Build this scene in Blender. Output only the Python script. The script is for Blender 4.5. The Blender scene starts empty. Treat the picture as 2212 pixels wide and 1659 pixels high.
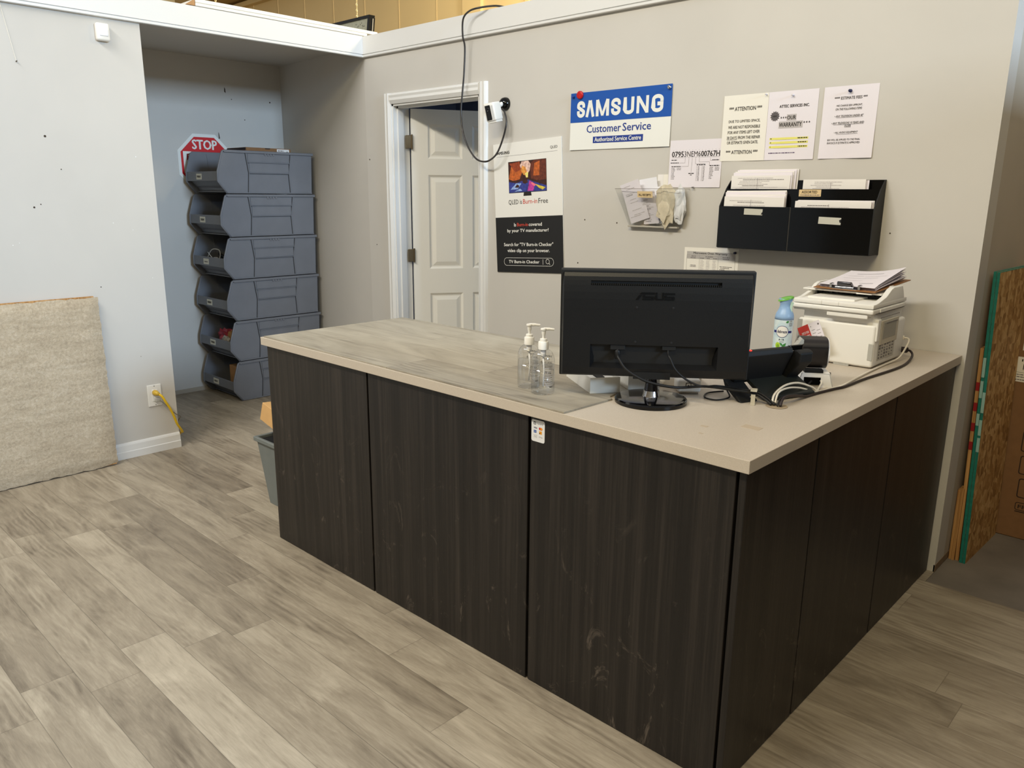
import bpy, bmesh, math, random
from mathutils import Matrix, Vector, Euler
random.seed(7)
S = bpy.context.scene
COL = S.collection
PI = math.pi

# ------------------------------------------------------------------ camera
YAW, PITCH, ROLL, FPX = 0.7589, -0.24, 0.0081, 1682.65
_f = Vector((-math.sin(YAW)*math.cos(PITCH), math.cos(YAW)*math.cos(PITCH), math.sin(PITCH)))
_r = Vector((math.cos(YAW), math.sin(YAW), 0)); _u = _r.cross(_f)
_R = math.cos(ROLL)*_r + math.sin(ROLL)*_u
_U = -math.sin(ROLL)*_r + math.cos(ROLL)*_u
cd = bpy.data.cameras.new('camera'); cam = bpy.data.objects.new('camera', cd); COL.objects.link(cam)
cd.sensor_fit = 'HORIZONTAL'; cd.sensor_width = 36; cd.lens = FPX*36/2212
cd.clip_start = 0.05; cd.clip_end = 100
cam.matrix_world = Matrix(((_R.x, _U.x, -_f.x, 2.018), (_R.y, _U.y, -_f.y, -3.335), (_R.z, _U.z, -_f.z, 1.503), (0, 0, 0, 1)))
S.camera = cam

# ------------------------------------------------------------------ light and exposure
S.view_settings.view_transform = 'Standard'; S.view_settings.look = 'None'
S.view_settings.gamma = 1; S.view_settings.use_curve_mapping = False
S.view_settings.exposure = 0.14
wd = bpy.data.worlds.new('world'); S.world = wd; wd.use_nodes = True
wd.node_tree.nodes['Background'].inputs[0].default_value = (1.0, 0.97, 0.95, 1)
wd.node_tree.nodes['Background'].inputs[1].default_value = 0.42
def area(name, loc, target, sx, sy, power, color, spread=180):
    l = bpy.data.lights.new(name, 'AREA'); l.shape = 'RECTANGLE'; l.size = sx; l.size_y = sy
    l.energy = power; l.color = color; l.spread = math.radians(spread)
    o = bpy.data.objects.new(name, l); COL.objects.link(o); o.location = loc
    d = Vector(target)-Vector(loc)
    o.rotation_euler = d.to_track_quat('-Z', 'Y').to_euler()
    return o
WARM, SOFT, COOL = (1.0, 0.84, 0.50), (1.0, 0.985, 0.94), (0.57, 0.77, 1.0)
area('ceiling_lamp_light', (-0.9, -4.6, 4.6), (-0.9, -1.2, 0.8), 2.6, 0.3, 142, SOFT)
area('ceiling_lamp_light', (2.0, -4.2, 4.3), (0.2, 0.2, 1.3), 2.0, 0.25, 34, WARM, 115)
area('shop_window_light', (12.6, -1.8, 4.6), (-2.5, -1.2, 1.3), 3.2, 2.2, 1300, COOL)
area('warehouse_lamp_light', (-3.2, 1.6, 4.3), (-4.5, 4.0, 2.9), 1.4, 0.5, 105, WARM)
area('warehouse_lamp_light', (1.0, 1.8, 4.3), (-1.5, 4.0, 3.2), 1.4, 0.5, 200, WARM)
area('back_room_lamp_light', (-0.8, 1.4, 2.4), (-1.0, 1.2, 0), 0.8, 0.3, 8, COOL)

# ------------------------------------------------------------------ materials
def lin(c):
    return tuple((x/12.92 if x <= .04045 else ((x+.055)/1.055)**2.4) for x in (v/255 for v in c))
MATS = {}
def mat(name, rgb, rough=.6, metal=0., spec=.5, noise=0., nscale=40., bump=0., trans=0., ior=1.45, emit=0., coat=0.):
    """principled material with a slight procedural mottling"""
    if name in MATS: return MATS[name]
    m = bpy.data.materials.new(name); m.use_nodes = True; MATS[name] = m
    nt = m.node_tree; b = nt.nodes['Principled BSDF']; c = lin(rgb)+(1,)
    b.inputs['Base Color'].default_value = c; b.inputs['Roughness'].default_value = rough
    b.inputs['Metallic'].default_value = metal; b.inputs['Specular IOR Level'].default_value = spec
    b.inputs['IOR'].default_value = ior; b.inputs['Transmission Weight'].default_value = trans
    b.inputs['Coat Weight'].default_value = coat
    if emit: b.inputs['Emission Color'].default_value = c; b.inputs['Emission Strength'].default_value = emit
    if noise or bump:
        tc = nt.nodes.new('ShaderNodeTexCoord'); n = nt.nodes.new('ShaderNodeTexNoise')
        n.inputs['Scale'].default_value = nscale; n.inputs['Detail'].default_value = 5
        nt.links.new(tc.outputs['Object'], n.inputs['Vector'])
        if noise:
            r = nt.nodes.new('ShaderNodeValToRGB'); e = r.color_ramp.elements
            e[0].position = .3; e[1].position = .7
            e[0].color = tuple(x*(1-noise) for x in c[:3])+(1,); e[1].color = tuple(min(1, x*(1+noise)) for x in c[:3])+(1,)
            nt.links.new(n.outputs['Fac'], r.inputs[0]); nt.links.new(r.outputs[0], b.inputs['Base Color'])
        if bump:
            p = nt.nodes.new('ShaderNodeBump'); p.inputs['Strength'].default_value = bump; p.inputs['Distance'].default_value = .002
            nt.links.new(n.outputs['Fac'], p.inputs['Height']); nt.links.new(p.outputs[0], b.inputs['Normal'])
    return m
def clear(name, tint=(1, 1, 1), fac=.06, rough=.03, ior=1.45):
    """thin clear plastic: see-through with a fresnel reflection"""
    m = bpy.data.materials.new(name); m.use_nodes = True; MATS[name] = m
    nt = m.node_tree; nt.nodes.remove(nt.nodes['Principled BSDF']); out = nt.nodes['Material Output']
    t = nt.nodes.new('ShaderNodeBsdfTransparent'); t.inputs[0].default_value = tint+(1,)
    g = nt.nodes.new('ShaderNodeBsdfGlossy'); g.inputs['Roughness'].default_value = rough
    lw = nt.nodes.new('ShaderNodeLayerWeight'); lw.inputs[0].default_value = .25
    ma = nt.nodes.new('ShaderNodeMath'); ma.operation = 'MULTIPLY_ADD'; ma.inputs[1].default_value = .55; ma.inputs[2].default_value = fac
    mx = nt.nodes.new('ShaderNodeMixShader')
    nt.links.new(lw.outputs['Facing'], ma.inputs[0]); nt.links.new(ma.outputs[0], mx.inputs[0])
    nt.links.new(t.outputs[0], mx.inputs[1]); nt.links.new(g.outputs[0], mx.inputs[2]); nt.links.new(mx.outputs[0], out.inputs[0])
    return m
class NT:
    """small helper for longer node graphs"""
    def __init__(s, name, rough=.5, spec=.5):
        s.m = bpy.data.materials.new(name); s.m.use_nodes = True; MATS[name] = s.m
        s.t = s.m.node_tree; s.b = s.t.nodes['Principled BSDF']
        s.b.inputs['Roughness'].default_value = rough; s.b.inputs['Specular IOR Level'].default_value = spec
        s.co = s.t.nodes.new('ShaderNodeTexCoord').outputs['Object']
    def n(s, typ, ins=None, **kw):
        nd = s.t.nodes.new('ShaderNode'+typ)
        for k, v in kw.items(): setattr(nd, k, v)
        for k, v in (ins or {}).items():
            if hasattr(v, 'is_output'): s.t.links.new(v, nd.inputs[k])
            else: nd.inputs[k].default_value = v
        return nd
    def math(s, op, a, b=0., c=None):
        ins = {0: a, 1: b}
        if c is not None: ins[2] = c
        return s.n('Math', ins, operation=op).outputs[0]
    def ramp(s, fac, stops):
        r = s.n('ValToRGB', {0: fac}); e = r.color_ramp.elements
        while len(e) < len(stops): e.new(.5)
        for i, (p, c) in enumerate(stops):
            e[i].position = p; e[i].color = (lin(c) if max(c) > 1 else tuple(c))+(1,)
        return r.outputs[0]
    def mix(s, fac, a, b, blend='MIX'):
        nd = s.n('Mix', None, data_type='RGBA', blend_type=blend)
        for sock, v in ((nd.inputs[0], fac), (nd.inputs[6], a), (nd.inputs[7], b)):
            if hasattr(v, 'is_output'): s.t.links.new(v, sock)
            else: sock.default_value = v
        return nd.outputs[2]
    def noise(s, vec, scale, detail=4, dist=0., rough=.5):
        return s.n('TexNoise', {'Vector': vec, 'Scale': scale, 'Detail': detail, 'Distortion': dist, 'Roughness': rough}).outputs['Fac']
    def mapping(s, vec, scale, loc=(0, 0, 0)):
        return s.n('Mapping', {0: vec, 1: loc, 3: scale}).outputs[0]
    def color(s, c): s.t.links.new(c, s.b.inputs['Base Color'])
    def bump(s, h, strength=.2, dist=.002):
        p = s.n('Bump', {'Height': h, 'Strength': strength, 'Distance': dist}); s.t.links.new(p.outputs[0], s.b.inputs['Normal'])
def vinyl_plank(name, W, L, y0, dark, mid, light, rough=.42):
    k = NT(name, rough, .35)
    sp = k.n('SeparateXYZ', {0: k.co}); x, y = sp.outputs[0], sp.outputs[1]
    rowf = k.math('DIVIDE', k.math('SUBTRACT', y, y0), W); row = k.math('FLOOR', rowf)
    h = k.n('TexWhiteNoise', {'W': row}, noise_dimensions='1D').outputs['Value']
    colf = k.math('ADD', k.math('DIVIDE', x, L), k.math('MULTIPLY', h, 7.3)); cl = k.math('FLOOR', colf)
    cmb = k.n('CombineXYZ', {0: row, 1: cl}).outputs[0]
    wn = k.n('TexWhiteNoise', {'Vector': cmb}, noise_dimensions='3D'); rnd = wn.outputs['Value']; rcol = wn.outputs['Color']
    off = k.n('VectorMath', {0: rcol, 1: (37., 23., 11.)}, operation='MULTIPLY').outputs[0]
    vec = k.n('VectorMath', {0: k.co, 1: off}, operation='ADD').outputs[0]
    n1 = k.noise(k.mapping(vec, (1.8, 7.5, 1)), 1.0, 8, 1.6, .62)
    n2 = k.noise(k.mapping(vec, (7.5, 88, 1)), 1.0, 7, 1.2, .7)
    n3 = k.noise(k.mapping(vec, (3.4, 8, 1)), 1.0, 3, .3)
    rings = k.n('TexWave', {'Vector': k.mapping(vec, (1.0, 5.0, 1)), 'Scale': 2.6, 'Distortion': 9.0, 'Detail': 3., 'Detail Scale': 1.1}, wave_type='RINGS').outputs['Fac']
    v = k.math('ADD', k.math('MULTIPLY', n1, .56), k.math('MULTIPLY', n2, .38))
    v = k.math('ADD', v, k.math('MULTIPLY', k.math('SUBTRACT', rnd, .5), .21))
    ringm = k.math('MULTIPLY', k.n('MapRange', {0: n3, 1: .50, 2: .64}).outputs[0], .11)
    v = k.math('SUBTRACT', v, k.math('MULTIPLY', k.math('SUBTRACT', 1., rings), ringm))
    c = k.ramp(v, [(.22, dark), (.45, mid), (.70, light)])
    knot = k.n('MapRange', {0: k.noise(k.mapping(vec, (2.6, 9, 1)), 1.0, 2, .8), 1: .67, 2: .78}).outputs[0]
    c = k.mix(k.math('MULTIPLY', knot, .45), c, lin(dark)+(1,))
    fy = k.math('FRACT', rowf); fx = k.math('FRACT', colf)
    ey = k.math('MULTIPLY', k.math('MINIMUM', fy, k.math('SUBTRACT', 1., fy)), W)
    ex = k.math('MULTIPLY', k.math('MINIMUM', fx, k.math('SUBTRACT', 1., fx)), L)
    seam = k.n('MapRange', {0: k.math('MINIMUM', ex, ey), 1: .0004, 2: .0016}).outputs[0]
    c = k.mix(k.math('MULTIPLY', k.math('SUBTRACT', 1., seam), .45), c, lin((70, 62, 52))+(1,))
    k.color(c)
    k.bump(k.math('ADD', k.math('MULTIPLY', n2, .5), seam), .25, .0008)
    k.t.links.new(k.n('MapRange', {0: n2, 1: .3, 2: .7, 3: rough-.08, 4: rough+.12}).outputs[0], k.b.inputs['Roughness'])
    return k.m
def painted(name, rgb, var=.04, rough=.55):
    k = NT(name, rough, .3); c = lin(rgb)
    n = k.noise(k.co, 1.3, 4, .4)
    col = k.ramp(n, [(.3, tuple(x*(1-var) for x in c)), (.7, tuple(x*(1+var) for x in c))])
    sc = k.n('MapRange', {0: k.noise(k.mapping(k.co, (9, 9, 3)), 1., 8, 1.5, .7), 1: .70, 2: .80}).outputs[0]
    col = k.mix(k.math('MULTIPLY', sc, .10), col, lin((120, 112, 100))+(1,))
    k.color(col); k.bump(k.noise(k.co, 260, 3), .10, .0006)
    return k.m
M_floor = vinyl_plank('vinyl_plank_floor', .152, 1.22, -2.256, (112, 101, 86), (158, 146, 127), (198, 186, 165))
M_mat = vinyl_plank('vinyl_plank_sheet', .26, 1.22, -1.735, (116, 108, 95), (160, 151, 134), (190, 182, 164), .45)
M_wall = painted('warm_grey_wall_paint', (203, 199, 192))
M_white = painted('white_trim_paint', (226, 225, 222), .015, .4)
M_door = painted('white_door_paint', (240, 237, 228), .015, .42)
M_ware = painted('beige_warehouse_panel', (216, 190, 140), .03, .5)
M_conc = mat('grey_concrete', (120, 112, 102), .85, noise=.16, nscale=6, bump=.3)
def dark_wood(name):
    k = NT(name, .42, .4)
    a = k.noise(k.mapping(k.co, (24, 24, .5)), 1., 6, .5, .62); b = k.noise(k.mapping(k.co, (140, 140, 2.2)), 1., 4, .2, .7)
    v = k.math('ADD', k.math('MULTIPLY', a, .6), k.math('MULTIPLY', b, .45))
    c = k.ramp(v, [(.32, (16, 13, 11)), (.50, (29, 25, 22)), (.70, (52, 46, 41))])
    z = k.n('SeparateXYZ', {0: k.co}).outputs[2]
    sc = k.n('MapRange', {0: k.noise(k.mapping(k.co, (9, 9, 5)), 1., 7, 1.8, .75), 1: .59, 2: .68}).outputs[0]
    low = k.n('MapRange', {0: z, 1: .75, 2: .1}).outputs[0]
    c = k.mix(k.math('MULTIPLY', k.math('MULTIPLY', sc, low), .30), c, lin((146, 132, 118))+(1,))
    k.color(c); k.bump(b, .25, .0008)
    return k.m
M_dwood = dark_wood('dark_woodgrain_laminate')
def speckle(name, base, dk, lt, scale=900, rough=.4):
    k = NT(name, rough, .4)
    n = k.noise(k.co, scale, 2)
    k.color(k.ramp(n, [(.33, dk), (.5, base), (.68, lt)])); return k.m
M_top = speckle('beige_speckled_laminate', (196, 184, 168), (180, 167, 150), (208, 197, 182), 1100)
def carpet(name):
    k = NT(name, .95, .1)
    a = k.noise(k.mapping(k.co, (5, 5, 26)), 1., 4, .6, .55); b = k.noise(k.co, 75, 6, .2, .72)
    v = k.math('ADD', k.math('MULTIPLY', a, .36), k.math('MULTIPLY', b, .64))
    k.color(k.ramp(v, [(.32, (164, 148, 126)), (.5, (190, 174, 150)), (.68, (212, 198, 176))]))
    k.bump(b, .9, .006); return k.m
M_carpet = carpet('beige_carpet_pile')
def osb(name):
    k = NT(name, .75, .2)
    vo = k.n('TexVoronoi', {'Vector': k.mapping(k.co, (30, 26, 22)), 'Scale': 1.5, 'Randomness': 1.}); h = vo.outputs['Color']
    n = k.noise(k.mapping(k.co, (34, 30, 20)), 1., 6, 2.0)
    v = k.math('ADD', k.math('MULTIPLY', k.n('SeparateXYZ', {0: h}).outputs[0], .45), k.math('MULTIPLY', n, .6))
    k.color(k.ramp(v, [(.2, (136, 98, 56)), (.5, (190, 148, 92)), (.8, (222, 186, 130))])); k.bump(v, .4, .002); return k.m
M_osb = osb('oriented_strand_board')
def pine(name):
    k = NT(name, .7, .2)
    n = k.noise(k.mapping(k.co, (60, 60, 2)), 1., 5, .8)
    k.color(k.ramp(n, [(.3, (150, 104, 58)), (.7, (205, 160, 104))])); return k.m
M_pine = pine('raw_pine_wood')
M_teal = mat('teal_edge_paint', (24, 118, 106), .6, noise=.15, nscale=60)
M_tape = mat('pale_blue_tape', (150, 190, 184), .5)
M_redp = mat('red_paint_mark', (150, 22, 26), .6)
M_card = mat('brown_cardboard', (182, 138, 92), .8, noise=.06, nscale=30)
M_cardD = mat('dark_cardboard', (136, 100, 66), .8, noise=.06, nscale=30)
M_bin = mat('grey_bin_plastic', (112, 114, 120), .45, noise=.05, nscale=9)
M_binD = mat('grey_bin_rib_shade', (40, 41, 46), .5)
M_blk = mat('black_satin_plastic', (15, 15, 16), .42, spec=.4, noise=.1, nscale=300, bump=.1)
M_blkm = mat('black_matte_plastic', (17, 17, 17), .6)
M_blkg = mat('black_gloss_plastic', (5, 5, 6), .10, spec=.45)
M_rub = mat('black_rubber', (16, 15, 15), .55)
M_pur = mat('dark_brown_rubber', (42, 32, 32), .5)
M_wp = mat('white_plastic', (236, 233, 226), .38)
M_wpw = mat('ivory_printer_plastic', (238, 236, 230), .42)
M_gp = mat('light_grey_plastic', (176, 174, 166), .45)
M_paper = mat('white_paper', (236, 232, 228), .8, noise=.01, nscale=8)
M_paper2 = mat('ivory_paper', (238, 234, 224), .8)
M_paper3 = mat('lilac_white_paper', (232, 226, 232), .8)
M_ink = mat('black_ink', (34, 30, 30), .7)
M_ink2 = mat('grey_ink', (116, 110, 110), .8)
M_ink3 = mat('pale_grey_print', (190, 184, 184), .8)
M_chrome = mat('chrome_metal', (205, 205, 208), .14, metal=1.)
M_steel = mat('steel_metal', (150, 146, 138), .35, metal=1.)
M_brass = mat('aged_brass', (112, 98, 76), .4, metal=.8)
M_blue = mat('sign_blue', (22, 82, 170), .35)
M_navy = mat('sign_navy', (32, 58, 142), .35)
M_sign = mat('white_sign_board', (236, 236, 230), .35)
M_red = mat('red_plastic', (190, 20, 22), .3)
M_stop = mat('stop_sign_red', (206, 34, 40), .4)
M_pblk = mat('poster_black', (26, 25, 25), .45)
M_pred = mat('poster_red_print', (206, 70, 52), .5)
M_yel = mat('yellow_cord_vinyl', (226, 186, 30), .4)
M_tan = mat('tan_label_paper', (222, 196, 150), .7)
M_kraft = mat('crumpled_cream_paper', (205, 194, 170), .8, noise=.1, nscale=30)
M_hole = mat('dark_void', (6, 6, 6), .9)
M_cream = mat('cream_white_box', (232, 222, 204), .6)
M_boxw = mat('white_card_box', (226, 223, 214), .55)
M_clear = clear('clear_bottle_plastic', (.99, .992, .992), .03)
M_gel = clear('clear_gel', (.985, .99, .988), .0, .05)
M_acry = clear('clear_acrylic', (.95, .955, .95), .05)
M_led = mat('red_indicator_light', (255, 40, 30), .4, emit=4.)

# ------------------------------------------------------------------ mesh builder
WM = {}
class MB:
    def __init__(s, T=None): s.V = []; s.F = []; s.I = []; s.T = T or Matrix()
    def add(s, vs, fs, m=0):
        b = len(s.V); s.V += [s.T @ Vector(v) for v in vs]
        s.F += [tuple(b+i for i in f) for f in fs]; s.I += [m]*len(fs)
        return s
    def poly(s, pts, m=0): return s.add(pts, [tuple(range(len(pts)))], m)
    def box(s, x0, x1, y0, y1, z0, z1, m=0):
        p = [(x, y, z) for z in (z0, z1) for y in (y0, y1) for x in (x0, x1)]
        return s.add(p, [(0, 2, 3, 1), (4, 5, 7, 6), (0, 1, 5, 4), (2, 6, 7, 3), (0, 4, 6, 2), (1, 3, 7, 5)], m)
    def bbox(s, x0, x1, y0, y1, z0, z1, r=.003, seg=2, m=0):
        bm = bmesh.new(); bmesh.ops.create_cube(bm, size=1)
        for v in bm.verts: v.co = Vector(((x0+x1)/2+v.co.x*(x1-x0), (y0+y1)/2+v.co.y*(y1-y0), (z0+z1)/2+v.co.z*(z1-z0)))
        bmesh.ops.bevel(bm, geom=bm.edges[:], offset=r, segments=seg, affect='EDGES', profile=.5)
        return s.bm(bm, m)
    def bm(s, bm, m=0):
        bm.verts.ensure_lookup_table(); bm.verts.index_update()
        s.add([v.co.copy() for v in bm.verts], [tuple(v.index for v in f.verts) for f in bm.faces], m); bm.free(); return s
    def prism(s, pts, off, m=0, bevel=0, seg=2):
        """closed polygon pts (3D, planar) extruded by off"""
        off = Vector(off); n = len(pts); a = [Vector(p) for p in pts]; b = [p+off for p in a]
        if bevel:
            bm = bmesh.new(); va = [bm.verts.new(p) for p in a]; vb = [bm.verts.new(p) for p in b]
            bm.faces.new(va[::-1]); bm.faces.new(vb)
            for i in range(n): bm.faces.new((va[i], va[(i+1) % n], vb[(i+1) % n], vb[i]))
            bmesh.ops.recalc_face_normals(bm, faces=bm.faces[:])
            bmesh.ops.bevel(bm, geom=bm.edges[:], offset=bevel, segments=seg, affect='EDGES', profile=.5)
            return s.bm(bm, m)
        return s.add(a+b, [tuple(range(n))[::-1], tuple(range(n, 2*n))]+[(i, (i+1) % n, n+(i+1) % n, n+i) for i in range(n)], m)
    def tube(s, path, r, n=8, m=0, smooth=0, ends=True):
        P = [Vector(p) for p in path]
        if smooth:
            Q = []
            for i in range(len(P)-1):
                p0, p1, p2, p3 = P[max(i-1, 0)], P[i], P[i+1], P[min(i+2, len(P)-1)]
                for k in range(smooth):
                    t = k/smooth
                    Q.append(.5*((2*p1)+(p2-p0)*t+(2*p0-5*p1+4*p2-p3)*t*t+(3*p1-p0-3*p2+p3)*t**3))
            P = Q+[P[-1]]
        rr = r if isinstance(r, (list, tuple)) else None
        vs = []; up = None
        for i, p in enumerate(P):
            d = (P[min(i+1, len(P)-1)]-P[max(i-1, 0)]).normalized()
            if up is None:
                up = Vector((0, 0, 1)) if abs(d.z) < .9 else Vector((1, 0, 0))
            a = d.cross(up).normalized(); up = a.cross(d).normalized()
            ri = rr[min(i*len(rr)//len(P), len(rr)-1)] if rr else r
            vs += [p+(a*math.cos(2*PI*k/n)+up*math.sin(2*PI*k/n))*ri for k in range(n)]
        fs = [(i*n+k, i*n+(k+1) % n, (i+1)*n+(k+1) % n, (i+1)*n+k) for i in range(len(P)-1) for k in range(n)]
        if ends: fs += [tuple(range(n))[::-1], tuple(range((len(P)-1)*n, len(P)*n))]
        return s.add(vs, fs, m)
    def lathe(s, prof, n=24, m=0, c=(0, 0, 0), sx=1., sy=1.):
        vs = []; fs = []
        for r, z in prof: vs += [(c[0]+r*sx*math.cos(2*PI*k/n), c[1]+r*sy*math.sin(2*PI*k/n), c[2]+z) for k in range(n)]
        for i in range(len(prof)-1): fs += [(i*n+k, i*n+(k+1) % n, (i+1)*n+(k+1) % n, (i+1)*n+k) for k in range(n)]
        if prof[0][0] > 1e-4: fs.append(tuple(range(n))[::-1])
        if prof[-1][0] > 1e-4: fs.append(tuple(range((len(prof)-1)*n, len(prof)*n)))
        return s.add(vs, fs, m)
    def cyl(s, a, b, r, n=16, m=0): return s.tube([a, b], r, n, m)
    def build(s, name, mats, parent=None, smooth=False, base=None, auto=None):
        if not isinstance(mats, (list, tuple)): mats = [mats]
        if parent is None:
            if base is None:
                xs = [v.x for v in s.V]; ys = [v.y for v in s.V]; zs = [v.z for v in s.V]
                base = ((min(xs)+max(xs))/2, (min(ys)+max(ys))/2, min(zs))
            W = Matrix.Translation(base)
        else: W = WM[parent.name]
        inv = W.inverted()
        me = bpy.data.meshes.new(name); me.from_pydata([inv @ v for v in s.V], [], s.F)
        for mm in mats: me.materials.append(mm)
        for p, i in zip(me.polygons, s.I): p.material_index = i; p.use_smooth = smooth or bool(auto)
        me.update()
        bm = bmesh.new(); bm.from_mesh(me)
        if not getattr(s, 'flat', False): bmesh.ops.recalc_face_normals(bm, faces=bm.faces[:])
        bm.to_mesh(me); bm.free()
        if auto: me.set_sharp_from_angle(angle=math.radians(auto))
        o = bpy.data.objects.new(name, me); COL.objects.link(o)
        if parent is not None: o.parent = parent
        else: o.location = base
        WM[o.name] = W
        return o
def thing(name, label, cat, loc=(0, 0, 0), rotz=0., group=None):
    o = bpy.data.objects.new(name, None); COL.objects.link(o); o.location = loc; o.rotation_euler = (0, 0, rotz)
    o.empty_display_size = .05
    WM[o.name] = Matrix.Translation(loc) @ Matrix.Rotation(rotz, 4, 'Z')
    return tag(o, label, cat, group)
def tag(o, label, cat, group=None):
    o['label'] = label; o['category'] = cat
    if group: o['group'] = group
    return o
def struct(o, label=None, cat=None):
    o['kind'] = 'structure'
    if label: o['label'] = label
    if cat: o['category'] = cat
    return o
_tc = {}
def glyphs(txt, bold=0., shear=0., spacing=1.):
    key = (txt, bold, shear, spacing)
    if key not in _tc:
        cu = bpy.data.curves.new('lettering', 'FONT'); cu.body = txt; cu.size = 1; cu.resolution_u = 2
        cu.offset = bold; cu.shear = shear; cu.space_character = spacing
        o = bpy.data.objects.new('lettering', cu); COL.objects.link(o)
        dg = bpy.context.evaluated_depsgraph_get(); me = o.evaluated_get(dg).to_mesh()
        vs = [(v.co.x, v.co.y) for v in me.vertices]; fs = [tuple(p.vertices) for p in me.polygons]
        o.evaluated_get(dg).to_mesh_clear(); bpy.data.objects.remove(o); bpy.data.curves.remove(cu)
        x0 = min(v[0] for v in vs); x1 = max(v[0] for v in vs); y0 = min(v[1] for v in vs); y1 = max(v[1] for v in vs)
        _tc[key] = ([((x-x0)/(x1-x0), (y-y0)/(y1-y0)) for x, y in vs], fs, (x1-x0)/(y1-y0))
    return _tc[key]
class Sheet:
    """flat printed thing: 2D metres (u right, v up) on a plane; n towards the reader"""
    def __init__(s, o, u, v, mb=None):
        s.o = Vector(o); s.u = Vector(u).normalized(); s.v = Vector(v).normalized(); s.n = s.u.cross(s.v); s.mb = mb or MB()
    def P(s, a, b, h=0.): return s.o+s.u*a+s.v*b+s.n*h
    def rect(s, x0, x1, y0, y1, m=0, h=.0005): s.mb.poly([s.P(x0, y0, h), s.P(x1, y0, h), s.P(x1, y1, h), s.P(x0, y1, h)], m); return s
    def poly(s, pts, m=0, h=.0005): s.mb.poly([s.P(a, b, h) for a, b in pts], m); return s
    def slab(s, w, hgt, t, m=0, curl=0., nx=1, ny=1):
        if not curl:
            a = [s.P(0, 0, -t), s.P(w, 0, -t), s.P(w, hgt, -t), s.P(0, hgt, -t)]; s.mb.prism(a, s.n*t, m)
        return s
    def text(s, txt, x, y, h, w=None, m=1, bold=0., shear=0., al='l', lift=.0007, spacing=1.):
        vs, fs, asp = glyphs(txt, 0., shear, spacing); w = w or h*asp
        if al == 'c': x -= w/2
        elif al == 'r': x -= w
        e = max(0., bold)*h*1.5                                     # heavier type: the same outline struck a few times
        for k, (dx, dy) in enumerate(((0, 0), (e, 0), (-e, 0), (0, e*.6), (0, -e*.6)) if e else ((0, 0),)):
            s.mb.add([s.P(x+a*w+dx, y+b*h+dy, lift+k*.00006) for a, b in vs], fs, m)
        return s
    def line(s, x0, y0, x1, y1, t, m=1, lift=.0006):
        d = Vector((x1-x0, y1-y0)).normalized()*t/2; nx, ny = -d.y, d.x
        s.mb.poly([s.P(x0+nx, y0+ny, lift), s.P(x0-nx, y0-ny, lift), s.P(x1-nx, y1-ny, lift), s.P(x1+nx, y1+ny, lift)], m); return s
    def scribble(s, x, y, w, h, m=2, rnd=None):
        """a line of print too small to read"""
        rnd = rnd or random; a = x
        while a < x+w:
            b = min(a+h*rnd.uniform(.6, 3.2), x+w); s.rect(a, b, y, y+h, m, .0007); a = b+h*rnd.uniform(.35, .7)
        return s
    def ring(s, cx, cy, r0, r1, m=1, n=28, lift=.0006):
        for k in range(n):
            a, b = 2*PI*k/n, 2*PI*(k+1)/n
            s.mb.poly([s.P(cx+r0*math.cos(a), cy+r0*math.sin(a), lift), s.P(cx+r1*math.cos(a), cy+r1*math.sin(a), lift), s.P(cx+r1*math.cos(b), cy+r1*math.sin(b), lift), s.P(cx+r0*math.cos(b), cy+r0*math.sin(b), lift)], m)
        return s
    def disc(s, cx, cy, r, m=1, n=24, lift=.0006):
        s.mb.poly([s.P(cx+r*math.cos(2*PI*k/n), cy+r*math.sin(2*PI*k/n), lift) for k in range(n)], m); return s
# ------------------------------------------------------------------ the setting
XL, XA, XR, YE, ZS = -2.5287, -3.765, 1.262, -1.4557, 2.3693
m = MB()
m.box(-3.9, 13, -8, -0.11, -.05, 0); m.box(-3.9, 1.262, -.11, 1.95, -.05, 0)
struct(m.build('floor', M_floor))
m = MB(); m.box(1.262, 13, -.11, 4.05, -.06, -.003); m.box(-13, 1.262, 1.95, 4.05, -.06, -.003); m.box(-13, -3.9, -8, 1.95, -.06, -.003)
struct(m.build('floor_concrete', M_conc))
# left wall with the returned end beside the alcove, pitted with nail holes
m = MB(); m.box(XL-.12, XL, -8, YE, 0, 2.42); m.box(XA-.1, XL-.12, YE-.12, YE, 0, 2.42)
def dot(mb, y, z, r, mi): mb.poly([(XL+.0008, y+r*math.cos(a*PI/4), z+r*math.sin(a*PI/4)) for a in range(8)], mi)
for y, z, r in ((-1.981, 1.765, .006), (-2.072, 1.415, .005), (-2.04, 1.43, .003), (-1.925, 1.605, .003), (-1.80, .99, .003), (-1.63, .58, .002)): dot(m, y, z, r, 1)
for y, z, r in ((-1.545, 1.681, .003), (-1.70, 1.33, .0025), (-1.60, 1.29, .002), (-2.19, 1.23, .0025), (-1.52, 1.02, .002), (-2.16, 1.24, .0018)): dot(m, y, z, r, 2)
struct(m.build('wall_left', [M_wall, mat('nail_hole', (70, 60, 50), .9), mat('filled_paint_chip', (240, 240, 238), .7)]))
m = MB(); m.box(XA-.12, XA, YE, .2, 0, 2.50)
for y, z, r in ((-.316, 2.17, .004), (0.0, 2.173, .006), (-.22, 2.03, .004)):
    m.poly([(XA+.0008, y+r*math.cos(a*PI/4), z+r*math.sin(a*PI/4)) for a in range(8)], 1)
m.poly([(XA+.0008, -.37, 2.22), (XA+.0008, -.358, 2.21), (XA+.0008, -.36, 2.24), (XA+.0008, -.368, 2.252)], 1)
m.poly([(XA+.0008, -.44, 1.88), (XA+.0008, -.43, 1.885), (XA+.0008, -.435, 1.92), (XA+.0008, -.44, 1.93)], 1)
struct(m.build('wall_alcove', [M_wall, MATS['nail_hole']]))
m = MB(); m.box(XA-.1, XL-.02, YE-.12, .12, 2.446, 2.49); struct(m.build('ceiling_alcove', M_wall))
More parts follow.
